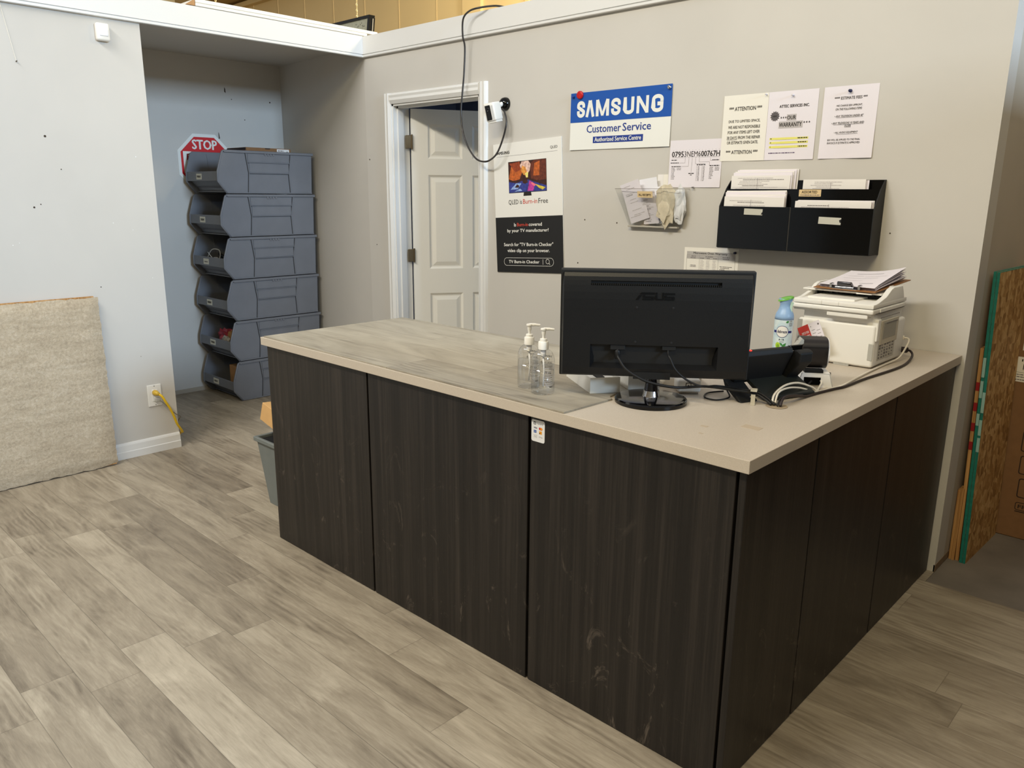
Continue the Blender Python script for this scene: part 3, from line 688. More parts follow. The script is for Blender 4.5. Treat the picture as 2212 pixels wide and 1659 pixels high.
s.poly(rrect(.017, .017, .003), 0, .0004); s.poly(rrect(.0125, .0125, .002, .00225, .00225), 1, .0007); s.rect(.0063, .0107, .0058, .0100, 0, .001)
s.mb.build('logo', [M_ink, M_wp], dk)

# point of sale stand seen from behind
a_ = Vector((.37, .93, 0)).normalized(); b_ = Vector((.93, -.37, 0)).normalized()
TT = Matrix(((a_.x, b_.x, 0, .943), (a_.y, b_.y, 0, -1.147), (0, 0, 1, ZT), (0, 0, 0, 1)))
ps = thing('payment_terminal', 'black folding point of sale stand with a red light behind the monitor', 'payment terminal', (.98, -1.07, ZT), math.atan2(.93, .37)-PI/2)
def pz(pts, u0, u1, name, mt=M_blkm, bev=.003):
    q = MB(TT); q.prism([(u0, v, z) for v, z in pts], (u1-u0, 0, 0), 0, bevel=bev); return q.build(name, mt, ps)
pz([(.002, .048), (.012, .056), (.104, .014), (.104, .0005), (.090, .0005)], -.02, .172, 'foot_plate', mat('dark_green_black_plastic', (30, 34, 32), .45))
pz([(-.004, .062), (.010, .050), (.020, .046), (.088, .0005), (.070, .0005), (.010, .034)], -.10, -.035, 'left_foot', M_blkm)
pz([(.004, .050), (.020, .046), (.062, .132), (.056, .146), (.040, .148), (-.012, .060)], -.075, .112, 'display_back')
q = MB(TT); q.prism([(.118, .006, .046), (.118, .024, .038), (.118, .082, .100), (.118, .086, .132), (.118, .070, .140), (.118, .050, .136)], (.052, 0, 0), 0, bevel=.005); q.build('reader_arm', M_blkm, ps)
pz([(.030, .134), (.040, .150), (.052, .150), (.050, .134)], .106, .16, 'swivel_arm', M_blkg)
MB(TT).bbox(-.052, -.046, .046, .0565, .1465, .1492, .0006, 1).build('indicator_light', M_led, ps)
MB(TT).box(-.03, .12, .0, .01, .040, .052).build('hinge', M_blkg, ps)

# label printer: black drum on white foot
lu = Vector((.832, .555, 0)).normalized(); lv = Vector((-.555, .832, 0)).normalized()
TL = Matrix(((lu.x, lv.x, 0, 1.011), (lu.y, lv.y, 0, -.951), (0, 0, 1, ZT), (0, 0, 0, 1)))
lpn = thing('label_printer', 'black drum shaped label printer on a white base beside the printer', 'label printer', tuple(TL @ Vector((.055, .06, 0))), math.atan2(.555, .832))
q = MB(TL); th = .003; D_ = .135
def tr(u, z, v): k = .0125*z/.045; return (u+(k if u < .05 else -k), v, z)
# front wall with an opening, built from strips
for u0, u1, z0, z1 in ((0, .021, 0, .045), (.073, .112, 0, .045), (.021, .073, .032, .045)):
    q.prism([tr(u0, z0, 0) if u0 == 0 else (u0, 0, z0), (u1, 0, z0) if u1 < .1 else tr(u1, z0, 0), (u1, 0, z1) if u1 < .1 else tr(u1, z1, 0), tr(u0, z1, 0) if u0 == 0 else (u0, 0, z1)], (0, .003, 0))
q.prism([(0, 0, .0004), (.0125, .0, .045), (.0155, 0, .045), (.003, 0, .0004)], (0, D_, 0)); q.prism([(.112, 0, .0004), (.0995, 0, .045), (.0965, 0, .045), (.109, 0, .0004)], (0, D_, 0))
q.box(.0125, .0995, 0, D_, .043, .046); q.box(0, .112, D_-.003, D_, .0004, .044)
q.build('base', M_wp, lpn)
q = MB(TL); q.box(.004, .108, .03, .033, .001, .043); q.build('base_cavity', M_hole, lpn)
q = MB(TL); sec = []
for k in range(32):
    a = 2*PI*k/32; c_, s_ = math.cos(a), math.sin(a); e = .62
    sec.append((.006, .052+.050*math.copysign(abs(c_)**e, c_), .105+.049*math.copysign(abs(s_)**e, s_)))
q.prism(sec, (.082, 0, 0)); q.build('drum_housing', mat('dark_brown_black_plastic', (34, 29, 27), .34), lpn, auto=40)
q = MB(TL); q.box(.010, .088, -.0002, .0005, .128, .1295); q.box(.082, .0832, -.0003, .0005, .104, .118); q.build('seam', M_hole, lpn)
q = MB(TL); q.box(.022, .078, .0, .03, .046, .056); q.build('pedestal', M_hole, lpn)
q = MB(TL).prism([(-.001, .052+.044*math.cos(2*PI*k/24), .103+.044*math.sin(2*PI*k/24)) for k in range(24)], (.006, 0, 0)); q.build('left_cap', mat('grey_drum_cap', (128, 120, 112), .4), lpn)
q = MB(TL).prism([(.0882, .052+.047*math.cos(2*PI*k/28), .104+.047*math.sin(2*PI*k/28)) for k in range(28)], (.005, 0, 0)); q.build('label_roll', M_paper, lpn)
q = MB(TL).prism([(-.022, .004, .110), (.006, .004, .154), (.012, .006, .150), (.012, .01, .110)], (0, .045, 0), 0); q.build('paper_guide', M_gp, lpn)

# payroll flyer leaning between label printer and printer
fl = Sheet((.872, -.5615, .942), (.875, -.06, .48), (-.47, .10, .877))
fl.slab(.088, .098, .0008, 0)
fl.rect(0, .043, 0, .098, 1); fl.text('SWITCH YOUR', .010, .066, .009, .028, 0, .01); fl.text('PAYROLL', .008, .047, .014, .032, 0, .02)
fl.text('SWITCH', .010, .03, .008, .02, 0); random.seed(3)
for k in range(9): fl.scribble(.050+.018*(k % 2), .02+.0062*k, .013, .0014, 2)
fl.rect(.078, .084, .082, .088, 2); fl.rect(.049, .052, .083, .086, 2)
fl.mb.prism([fl.P(0, 0, -.001), fl.P(0, .098, -.001), fl.P(-.022, .040, -.02), fl.P(-.03, -.02, -.02)], fl.n*.0006, 3)
tag(fl.mb.build('flyer', [M_paper3, mat('flyer_red', (196, 60, 52), .5), M_ink2, M_gp]), 'red and white folded payroll flyer leaning against the printer', 'flyer')

# air freshener spray can
ax_, ay_ = .816, -.648
af = thing('air_freshener', 'blue and white air freshener spray can with a green top', 'air freshener', (ax_, ay_, ZT))
c = (ax_, ay_, ZT)
M_can = NT('can_print', .3, .5)
zz = M_can.n('SeparateXYZ', {0: M_can.co}).outputs[2]
M_can.color(M_can.mix(M_can.n('MapRange', {0: M_can.noise(M_can.co, 22, 3, 1.), 1: .4, 2: .65}).outputs[0], lin((190, 214, 224))+(1,), lin((226, 236, 232))+(1,)))
MB().lathe([(.030, 0), (.033, .003), (.033, .158), (.0328, .164), (.0315, .170)], 40, 0, c).build('can', M_can.m, af, auto=40)
M_sky = mat('sky_blue_plastic', (146, 178, 214), .35)
MB().lathe([(.0331, .162), (.0322, .174), (.0295, .184), (.0240, .194), (.0205, .203), (.0188, .211), (.0192, .219), (.0225, .230), (.0240, .236)], 40, 0, c).build('cap', M_sky, af, True)
q = MB(); fa = facing(ax_, ay_)
rt_ = Vector((-math.sin(fa), math.cos(fa), 0))                      # to the right as seen from the camera
pts = []
for rr, dz in ((.0245, 0), (.0235, .006), (.015, .010)):
    pts.append([Vector(c)+Vector((rr*math.cos(2*PI*k/28)*(1.12 if 1 else 1), rr*math.sin(2*PI*k/28), .232+dz))+Vector((0, 0, .30*(Vector((rr*math.cos(2*PI*k/28), rr*math.sin(2*PI*k/28), 0)).dot(rt_)))) for k in range(28)])
vs = [p for L_ in pts for p in L_]; fs = [(i*28+k, i*28+(k+1) % 28, (i+1)*28+(k+1) % 28, (i+1)*28+k) for i in range(2) for k in range(28)]+[tuple(range(56, 84)), tuple(range(28))[::-1]]
q.add(vs, fs); q.build('spray_button', mat('leaf_green_plastic', (112, 178, 72), .35), af, auto=50)
tb = Vector(c)+rt_*.021+Vector((math.cos(fa), math.sin(fa), 0))*.006
q = MB(); q.prism([tb+rt_*a+Vector((0, 0, z)) for a, z in ((-.008, .188), (.004, .184), (.002, .205), (.007, .224), (-.004, .226), (-.006, .205))], Vector((math.cos(fa), math.sin(fa), 0))*.006, 0, bevel=.001); q.build('trigger', mat('pale_green_plastic', (190, 218, 200), .4), af)
k = Curved((c[0], c[1], c[2]+.033), .033, fa-.10)
k.rect(-.034, .036, .083, .091, 1); k.disc(0, .088, .0215, 1, lift=.0009); k.disc(0, .088, .0198, 0, lift=.0012)
k.text('febreze', -.0165, .083, .0105, .033, 2, .015, .35, lift=.0016); k.text('AIR', -.010, .056, .0065, .019, 2, .01, lift=.0012, spacing=1.4)
k.scribble(-.007, .050, .014, .002, 3)
k.disc(-.012, .038, .0085, 4, lift=.0009, ry=.011); k.disc(-.011, .036, .0048, 5, lift=.0012, ry=.006)
k.poly([(-.006, .048), (.002, .046), (.006, .036), (-.001, .038)], 6, .0009); k.poly([(.002, .034), (.006, .042), (.016, .048), (.015, .038), (.009, .033)], 6, .0009)
k.disc(.004, .026, .010, 4, lift=.0009, ry=.007)
k.poly([(.010, .122), (.014, .127), (.021, .127), (.018, .120), (.012, .119)], 6, .0009); k.text('100%', .0225, .122, .006, .013, 2, lift=.0009)
for j in range(3): k.scribble(.0225, .117-j*.0045, .014, .0022, 3)
k.mb.build('printed_label', [M_wp, mat('navy_band', (30, 34, 110), .4), mat('deep_navy_ink', (28, 30, 70), .5), M_ink2, mat('lime_green_print', (176, 208, 60), .5), mat('yellow_green_print', (120, 170, 40), .5), mat('leaf_green_print', (58, 130, 62), .5)], af)

# multifunction printer
pr = thing('printer', 'ivory multifunction laser printer on the worktop by the wall', 'printer', (.95, -.36, ZT))
Z = ZT
q = MB(); q.bbox(.812, 1.092, -.522, -.210, Z+.004, 1.066, .010, 3); q.box(.83, 1.07, -.50, -.23, Z, Z+.005, 0); q.build('body', M_wpw, pr, auto=40)
q = MB(); q.box(.8115, .830, -.5226, -.5222, Z+.01, 1.060); q.build('side_seam', M_gp, pr)
q = MB(); q.bbox(.828, 1.080, -.515, -.225, 1.060, 1.112, .006, 2); q.build('upper_body', M_wpw, pr, auto=40)
q = MB(); q.bbox(.925, 1.068, -.548, -.505, 1.088, 1.104, .003, 2); q.build('paper_stop', M_wpw, pr)
q = MB(); q.bbox(.786, 1.088, -.556, -.212, 1.106, 1.1225, .005, 3); q.bbox(.80, 1.08, -.545, -.22, 1.098, 1.108, .004, 2); q.build('scanner_bed', M_wpw, pr, auto=40)
q = MB(); q.bbox(.802, 1.087, -.554, -.214, 1.1245, 1.140, .003, 2)
prf = [(-.552, 1.126), (-.552, 1.139), (-.50, 1.143), (-.43, 1.158), (-.385, 1.180), (-.36, 1.186), (-.27, 1.186), (-.250, 1.160), (-.235, 1.126)]
q.prism([(.803, y, z) for y, z in prf], (.014, 0, 0), 0, bevel=.002); q.prism([(1.066, y, z) for y, z in prf], (.020, 0, 0), 0, bevel=.003); q.build('scanner_lid', M_wpw, pr, auto=40)
q = MB(); q.bbox(.835, 1.005, -.51, -.36, 1.139, 1.1465, .002, 2); q.build('output_tray', M_wpw, pr)
q = MB(); q.box(.818, 1.066, -.385, -.24, 1.140, 1.160)
for i in range(12): q.box(.83+i*.019, .84+i*.019, -.392, -.384, 1.150, 1.158)
q.build('feeder_opening', M_blkm, pr)
q = MB(); q.box(.817, 1.066, -.43, -.25, 1.160, 1.1655); q.bbox(.785, .832, -.44, -.39, 1.161, 1.167, .001, 1); q.bbox(.985, 1.040, -.45, -.40, 1.161, 1.167, .001, 1); q.bbox(1.056, 1.064, -.33, -.28, 1.165, 1.186, .002, 1); q.build('feeder_tray', M_wpw, pr)
for x in (.906, .966): MB().box(x, x+.0008, -.5545, -.5538, 1.126, 1.139).build('lid_seam', M_gp, pr)
q = MB(); q.bbox(1.091, 1.0955, -.475, -.300, .99, 1.078, .002, 1); q.bbox(1.0945, 1.0965, -.455, -.325, 1.010, 1.070, .001, 1, 1); q.box(1.0962, 1.0975, -.43, -.315, 1.064, 1.0665, 2); q.build('rear_cover', [mat('grey_ivory_plastic', (196, 188, 170), .45), mat('grey_window', (150, 148, 138), .4), M_ink2], pr)
s = Sheet((1.0926, -.480, .935), (0, 1, 0), (0, 0, 1)); s.rect(0, .165, 0, .062, 0, .001)
random.seed(11)
for i in range(5):
    for j in range(6): s.rect(.006+j*.026, .006+j*.026+random.uniform(.008, .018), .006+i*.011, .006+i*.011+random.uniform(.003, .008), 1, .0014)
s.mb.build('diagram_sticker', [mat('pale_grey_sticker', (190, 186, 176), .5), M_ink2], pr)
q = MB(); q.bbox(1.0735, 1.0905, -.5235, -.5215, .940, 1.000, .001, 1); q.build('side_recess', M_gp, pr)
q = MB(); q.bbox(1.074, 1.097, -.516, -.486, 1.008, 1.086, .004, 2); q.build('corner_latch', M_wpw, pr)
q = MB()
for i in range(14): q.box(1.0875, 1.0885, -.47+i*.014, -.462+i*.014, 1.086, 1.0885)
q.box(1.0875, 1.0885, -.50, -.235, 1.1045, 1.107); q.build('side_vents', M_ink2, pr)
q = MB(); q.bbox(1.0865, 1.0905, -.49, -.25, 1.108, 1.120, .001, 1); q.build('scanner_side_rail', M_wpw, pr)
q = MB(); q.box(.958, 1.012, -.5225, -.515, Z+.0003, Z+.006); q.build('foot', M_gp, pr)

# clipboard with sheets on the printer
cbz, csl = 1.1705, .075
CB = Sheet((.826, -.446, cbz), (1, -.06, 0), (.06, 1, csl))
cl = thing('clipboard', 'brown clipboard with a chrome clip lying on the printer', 'clipboard', (.94, -.30, cbz))
q = MB(); q.prism([CB.P(0, 0, 0), CB.P(.229, 0, 0), CB.P(.229, .315, 0), CB.P(0, .315, 0)], CB.n*.003, 0, bevel=.0008); q.build('board', mat('hardboard_brown', (150, 104, 62), .6, noise=.1, nscale=50), cl)
q = MB(); T = Matrix(((CB.u.x, CB.v.x, CB.n.x, CB.P(.115, .012).x), (CB.u.y, CB.v.y, CB.n.y, CB.P(.115, .012).y), (CB.u.z, CB.v.z, CB.n.z, CB.P(.115, .012).z), (0, 0, 0, 1)))
q.T = T; q.bbox(-.045, .045, -.010, .016, .003, .0055, .0008, 1)
q.cyl((-.034, -.006, .010), (.034, -.006, .010), .0036, 12)
q.box(-.056, -.048, -.006, .014, .005, .020); q.box(.048, .056, -.006, .014, .005, .020)
q.build('clip', M_chrome, cl, auto=40)
q = MB(T); lev = [(.020, .007), (.012, .016), (.002, .026), (-.006, .031), (-.012, .030), (-.014, .022), (-.009, .012)]
q.prism([(-.026, y, z) for y, z in lev], (.052, 0, 0), 0, bevel=.0025); q.build('clip_lever', mat('dark_chrome_lever', (92, 90, 92), .22, metal=1.), cl, auto=40)
random.seed(5)
for i in range(6):
    s = Sheet(CB.P(.012+random.uniform(-.004, .004), .018+random.uniform(-.006, .004), .0036+.0022*i), CB.u+CB.v*random.uniform(-.015, .015), CB.v)
    q = MB(); nx, ny = 8, 8; w, h = .208, .272
    vs = []; 
    for j in range(ny+1):
        for k in range(nx+1):
            a, b = w*k/nx, h*j/ny
            vs.append(s.P(a, b, (.007+.0020*i)*((k/nx)**3)*(j/ny)**.6*1.5+(.0026*i)*(j/ny)**2+.002*math.sin(3*k/nx+i)*(j/ny)))
    q.add(vs, [(j*(nx+1)+k, j*(nx+1)+k+1, (j+1)*(nx+1)+k+1, (j+1)*(nx+1)+k) for j in range(ny) for k in range(nx)], 0)
    if i == 5:
        tops = lambda a, b: s.P(a, b, (.007+.0020*i)*((a/w)**3)*(b/h)**.6*1.5+(.0026*i)*(b/h)**2+.002*math.sin(3*a/w+i)*(b/h)+.0016)
        for a0, a1, b0, mm in ((.05, .15, .215, 1), (.03, .09, .18, 2), (.10, .18, .17, 2), (.03, .16, .14, 2), (.05, .12, .10, 2), (.13, .18, .05, 1)):
            for z in range(6):
                x0, x1 = a0+(a1-a0)*z/6, a0+(a1-a0)*(z+1)/6
                q.poly([tops(x0, b0), tops(x1, b0), tops(x1, b0+.0022), tops(x0, b0+.0022)], mm)
    tag(q.build('paper_sheet', [M_paper3, M_ink, M_ink3], None, True), 'curling printed sheet held on top of the clipboard' if i == 5 else 'white sheet under the top one in the clipboard stack', 'paper', 'sheets on the clipboard')
# ------------------------------------------------------------------ things on the walls
def wallsheet(x, z, gap=.0006, rot=0.):
    c, s_ = math.cos(rot), math.sin(rot)
    return Sheet((x, -gap, z), (c, 0, s_), (-s_, 0, c))
def bent(s, w, h, m=0, amp=.006, nx=6, ny=8):
    """paper that lifts off the wall a little towards its lower corners"""
    f = lambda a, b: .0004+amp*(1-b/h)**2*(.55+.45*math.cos(2*PI*a/w+1))
    vs = [s.P(w*i/nx, h*j/ny, f(w*i/nx, h*j/ny)) for j in range(ny+1) for i in range(nx+1)]
    s.mb.add(vs, [(j*(nx+1)+i, j*(nx+1)+i+1, (j+1)*(nx+1)+i+1, (j+1)*(nx+1)+i) for j in range(ny) for i in range(nx)], m)
    o = s.P; s.P = lambda a, b, hh=0.: o(a, b, hh+(f(min(max(a, 0), w), min(max(b, 0), h)) if hh else 0))
    return s
# television poster
s = wallsheet(-1.265, 1.048, .0062, .054); w, h = .514, .727
s.slab(w, h, .005, 0); s.rect(0, w, 0, .315, 1)
s.rect(.025, .485, .655, .6562, 2); s.text('SAMSUNG', .022, .668, .0155, .105, 3, .03, lift=.0009); s.text('QLED', .434, .668, .0165, .052, 3, .0)
X0, X1, Y0, Y1 = .118, .402, .452, .620
s.rect(X0-.002, X1+.002, Y0-.003, Y1+.002, 3, .0006)
def pp(pts, mi, l=.0009): s.poly([(X0+a*(X1-X0), Y0+b*(Y1-Y0)) for a, b in pts], mi, l)
pp([(0, 0), (1, 0), (1, 1), (0, 1)], 5, .0008)
pp([(0, .45), (.08, .9), (.30, 1), (.36, .62), (.30, .42), (.12, .38)], 6); pp([(.02, .96), (.30, .99), (.33, .72), (.18, .66)], 7, .0010)
pp([(.60, .42), (.58, .9), (.70, 1), (1, 1), (1, .36), (.78, .34)], 8); pp([(.66, .5), (.70, .9), (.84, .96), (.82, .5)], 6, .0011)
pp([(.31, .86), (.36, .99), (.54, 1), (.60, .88), (.57, .68), (.53, .60), (.52, .46), (.47, .46), (.44, .60), (.36, .72)], 9, .0011)
pp([(.33, .72), (.38, .86), (.46, .80), (.51, .60), (.47, .52), (.40, .56)], 10, .0013); pp([(.44, .6), (.53, .64), (.52, .46), (.48, .46)], 11, .0014)
pp([(0, .36), (.2, .30), (.36, .36), (.40, .30), (.52, .40), (.66, .32), (1, .16), (1, 0), (0, 0)], 12, .0012)
pp([(.04, .10), (.20, .30), (.34, .28), (.24, .10)], 13, .0014); pp([(.14, .02), (.30, .12), (.36, .04)], 13, .0014)
pp([(.50, .02), (.56, .36), (.70, .24), (.66, .02)], 14, .0014); pp([(.70, .24), (.98, .10), (.90, .03), (.80, .10)], 15, .0014); pp([(.58, .28), (.64, .30), (.74, .20), (.68, .16)], 16, .0015)
pp([(.37, .30), (.43, .42), (.50, .38), (.52, .30), (.44, .26)], 5, .0016); pp([(.16, .16), (.22, .26), (.28, .22), (.27, .15)], 5, .0016)
s.poly([(.228, .430), (.290, .430), (.286, .452), (.232, .452)], 3, .0007)
y = .382; s.text('QLED is', .110, y, .030, .105, 3, -.002); s.text('Burn-in', .223, y+.004, .0265, .108, 4); s.text('Free', .340, y+.003, .0275, .070, 3)
s.text('Is', .148, .262, .019, .015, 0, .02); s.text('Burn-in', .172, .262, .019, .084, 4, .015); s.text('covered', .263, .262, .019, .098, 0, .02)
s.text('by your TV manufacturer?', .252, .224, .0235, .318, 0, .015, al='c')
s.text('Search for "TV Burn-in Checker"', .252, .150, .0195, .380, 0, .015, al='c'); s.text('video clip on your browser.', .252, .110, .0245, .325, 0, .015, al='c')
out_ = rrect(.385, .046, .0229, .058, .038, 8); inn = rrect(.3815, .0425, .0212, .05975, .03975, 8)
for i in range(len(out_)):
    j = (i+1) % len(out_); s.poly([out_[i], out_[j], inn[j], inn[i]], 0, .0007)
s.text('TV Burn-in Checker', .098, .0525, .0175, .238, 0, .02); s.line(.363, .046, .363, .076, .0022, 0)
s.ring(.398, .064, .0115, .0138, 0); s.line(.406, .056, .415, .047, .003, 0)
po = s.mb.build('poster', [mat('poster_white', (236, 234, 228), .45), M_pblk, M_ink2, M_ink, M_pred, mat('canyon_dark_brown', (62, 30, 22), .5, noise=.38, nscale=70), mat('canyon_orange', (190, 96, 40), .5, noise=.38, nscale=70), mat('canyon_rust', (150, 66, 34), .5, noise=.38, nscale=70), mat('canyon_red_brown', (104, 48, 30), .5, noise=.38, nscale=70), mat('canyon_pink_sky', (240, 190, 176), .5, noise=.38, nscale=70), mat('canyon_amber', (226, 150, 70), .5, noise=.38, nscale=70), mat('canyon_yellow', (246, 214, 120), .5, noise=.38, nscale=70), mat('stream_blue', (52, 62, 140), .5, noise=.38, nscale=70), mat('stream_pale_blue', (146, 172, 222), .5, noise=.38, nscale=70), mat('stream_magenta', (186, 60, 150), .5, noise=.38, nscale=70), mat('stream_yellow', (206, 184, 70), .5, noise=.38, nscale=70), mat('stream_pink', (236, 110, 130), .5, noise=.38, nscale=70)])
tag(po, 'tall black and white television poster pinned beside the open door', 'poster')

# blue and white service sign
s = wallsheet(-.731, 1.727, .004); w, h = .615, .283
s = bent(s, w, h, 0, .004)
for k in range(12): s.rect(w*k/12, w*(k+1)/12, .137, h, 1, .0007)
def stroke(pts, t, mi, l):
    """polyline pen stroke of width t, mitred"""
    P_ = [Vector(p) for p in pts]; Lf, Rt = [], []
    for i, p in enumerate(P_):
        d0 = (p-P_[i-1]).normalized() if i else (P_[1]-p).normalized()
        d1 = (P_[i+1]-p).normalized() if i < len(P_)-1 else d0
        n = Vector((-d0.y-d1.y, d0.x+d1.x)); n = n.normalized()/max(.5, math.sqrt(max(.25, (1+d0.dot(d1))/2)))
        Lf.append(p+n*t/2); Rt.append(p-n*t/2)
    for i in range(len(P_)-1): s.poly([tuple(Rt[i]), tuple(Rt[i+1]), tuple(Lf[i+1]), tuple(Lf[i])], mi, l)
def arc(cx, cy, rx, ry, a0, a1, n=16): return [(cx+rx*math.cos(math.radians(a0+(a1-a0)*k/n)), cy+ry*math.sin(math.radians(a0+(a1-a0)*k/n))) for k in range(n+1)]
zb_, hh, tt = .161, .080, .0176
def glyph(ch, x0, x1):
    w_ = x1-x0; h2 = tt/2; L_, R_, B_, T_ = x0+h2, x1-h2, zb_+h2*.9, zb_+hh-h2*.9; mx, my = (x0+x1)/2, zb_+hh/2
    rx, ry = (R_-L_)/2, (T_-B_)/4.6
    if ch == 'S':
        pts = [(R_, T_-ry*1.75)]+arc(mx, T_-ry, rx, ry, 0, 180)+[(L_, T_-ry*1.45)]+[(L_+rx*.25, my+ry*.55), (R_-rx*.25, my-ry*.55)]+[(R_, B_+ry*1.45)]+arc(mx, B_+ry, rx, ry, 0, -180)+[(L_, B_+ry*1.75)]
        stroke(pts, tt, 0, .0014)
    elif ch == 'A': stroke([(x0+h2, zb_), (mx-.001, zb_+hh)], tt*.95, 0, .0014); stroke([(x1-h2, zb_), (mx+.001, zb_+hh)], tt*.95, 0, .0015); s.rect(mx-tt*.62, mx+tt*.62, zb_+hh-.014, zb_+hh, 0, .0016)
    elif ch == 'M':
        s.rect(x0, x0+tt, zb_, zb_+hh, 0, .0014); s.rect(x1-tt, x1, zb_, zb_+hh, 0, .0014)
        stroke([(x0+tt*.62, zb_+hh), (mx, zb_+.003)], tt*.8, 0, .0015); stroke([(x1-tt*.62, zb_+hh), (mx, zb_+.003)], tt*.8, 0, .0016)
    elif ch == 'U': stroke([(L_, zb_+hh), (L_, B_+ry)]+arc(mx, B_+ry, rx, ry, 180, 360)+[(R_, zb_+hh)], tt, 0, .0014)
    elif ch == 'N': s.rect(x0, x0+tt*.9, zb_, zb_+hh, 0, .0014); s.rect(x1-tt*.9, x1, zb_, zb_+hh, 0, .0014); stroke([(x0+tt*.5, zb_+hh-.004), (x1-tt*.5, zb_+.004)], tt*.95, 0, .0015)
    elif ch == 'G': stroke([(R_, T_-ry*1.75)]+arc(mx, T_-ry, rx, ry, 0, 180)+[(L_, B_+ry)]+arc(mx, B_+ry, rx, ry, 180, 360)+[(R_, my-.002), (mx-.001, my-.002)], tt, 0, .0014)
for ch, x0, x1 in (('S', .043, .095), ('A', .099, .158), ('M', .166, .249), ('S', .262, .320), ('U', .338, .401), ('N', .416, .486), ('G', .504, .569)): glyph(ch, x0, x1)
s.text('Customer', .110, .083, .038, .216, 2, .012); s.text('Service', .337, .083, .038, .168, 2, .012)
for k in range(6): s.rect(.152+.31*k/6, .152+.31*(k+1)/6, .031, .063, 2, .0007)
s.text('Authorized Service Centre', .163, .038, .021, .288, 0, .018, lift=.0013)
o = s.mb.build('service_sign', [M_sign, M_blue, M_navy])
tag(o, 'blue and white service centre sign on the back wall', 'sign')
# push pins and magnets
def pin(x, z, mt, label, r=.0055, y0=-.006):
    m = MB(Matrix.Translation((x, y0, z)) @ Matrix.Rotation(PI/2, 4, 'X'))
    m.lathe([(r*.9, 0), (r, .001), (r*.6, .003), (r*.55, .008), (r*.85, .010), (r*.9, .012), (r*.5, .013), (.0005, .0133)], 16)
    return tag(m.build('push_pin', mt, None, True), label, 'push pin')
m = MB(Matrix.Translation((-.668, -.0055, 1.999)) @ Matrix.Rotation(PI/2, 4, 'X')); m.lathe([(.019, 0), (.020, .002), (.0195, .009), (.017, .0105), (.001, .011)], 28)
tag(m.build('magnet', M_red, None, True), 'round red magnet on the upper left of the blue sign', 'magnet')
pin(-.712, 1.991, M_navy, 'dark blue pin in the top left corner of the blue sign', .006)
pin(-.130, 1.994, M_chrome, 'shiny clear pin in the top right corner of the blue sign', .009)
# serial number chart
s = wallsheet(-.114, 1.537, .0006, .0); w, h = .277, .216
s = bent(s, w, h, 0, .004); random.seed(2)
s.text('0795', .013, .140, .0245, .063, 1, .018); s.text('3NEM6', .080, .140, .0245, .087, 1, .0); s.text('00767H', .170, .140, .0245, .096, 1, .018)
s.mb.V, s.mb.F, s.mb.I = s.mb.V, s.mb.F, s.mb.I
for a, b in ((.013, .076), (.080, .092), (.099, .111), (.117, .130), (.135, .149), (.155, .167), (.171, .266)): s.line(a, .137, b, .137, .0009, 2)
for i in range(15): s.rect(.020+i*.0172, .0212+i*.0172, .169, .1715, 2)
for pts in (((.086, .134), (.086, .112), (.056, .112)), ((.106, .134), (.105, .096), (.066, .096)), ((.124, .134), (.122, .068)), ((.142, .134), (.142, .107), (.195, .107)), ((.162, .134), (.162, .115), (.216, .115), (.216, .098)), ((.220, .134), (.220, .121), (.262, .121))):
    for i in range(len(pts)-1): s.line(*pts[i], *pts[i+1], .0009, 2)
s.scribble(.012, .124, .030, .0035, 1); s.scribble(.008, .111, .044, .0035, 1); s.scribble(.014, .094, .050, .004, 1); s.scribble(.150, .1005, .046, .004, 1); s.scribble(.218, .096, .050, .004, 1); s.scribble(.230, .1225, .034, .003, 1); s.scribble(.108, .062, .030, .004, 1); s.scribble(.117, .0555, .010, .003, 1)
for k in range(9): s.scribble(.014, .087-k*.0062, .004, .0025, 2); s.scribble(.020, .087-k*.0062, random.uniform(.008, .014), .0026, 2)
for k in range(2): s.scribble(.044, .087-k*.0062, .022, .0026, 2)
for k in range(11):
    for x in (.150, .178): s.scribble(x, .092-k*.0062, .003, .0025, 2); s.scribble(x+.007, .092-k*.0062, .008, .003, 2)
for k in range(9): s.scribble(.218, .089-k*.0062, random.uniform(.010, .022), .0026, 2)
for k in range(3): s.scribble(.246, .089-k*.0062, .022, .0026, 2)
tag(s.mb.build('serial_chart', [M_paper3, M_ink, M_ink2]), 'white chart decoding a long serial number, below the blue sign', 'notice')
pin(.028, 1.5365, M_steel, 'small grey pin at the bottom of the serial number chart', .004)
s = wallsheet(-.175, 1.520, .0004); s.slab(.058, .078, .0003); s.rect(.0, .032, .0, .078, 1, .0005); tag(s.mb.build('blank_slip', [M_paper2, M_paper]), 'small blank white slip peeking out beside the serial number chart', 'paper')
# three notices
s = wallsheet(.156, 1.6525, .0006, -.0); w, h = .212, .281
s = bent(s, w, h, 0, .003)
s.text('*** ATTENTION ***', .028, .214, .0175, .156, 1, .012)
for t, a, b, ww in (('DUE TO LIMITED SPACE,', .030, .163, .150), ('WE ARE NOT RESPONSIBLE', .029, .139, .153), ('FOR ANY ITEMS LEFT OVER', .029, .117, .153), ('30 DAYS', .026, .094, .048), ('FROM THE REPAIR', .080, .094, .106), ('OR ESTIMATE GIVEN DATE.', .028, .073, .150)): s.text(t, a, b, .0125, ww, 1, .01)
s.line(.026, .0915, .076, .0915, .0012, 1); s.text('*** ATTENTION ***', .026, .030, .0165, .154, 1, .012)
tag(s.mb.build('attention_notice', [M_paper2, M_ink]), 'ivory attention notice, leftmost of the three papers pinned in a row', 'notice')
s = wallsheet(.369, 1.6525, .0009, 0); w, h = .218, .281
s = bent(s, w, h, 0, .003)
s.text('ATTEC SERVICES INC.', .052, .214, .0115, .130, 1, .03, spacing=1.1)
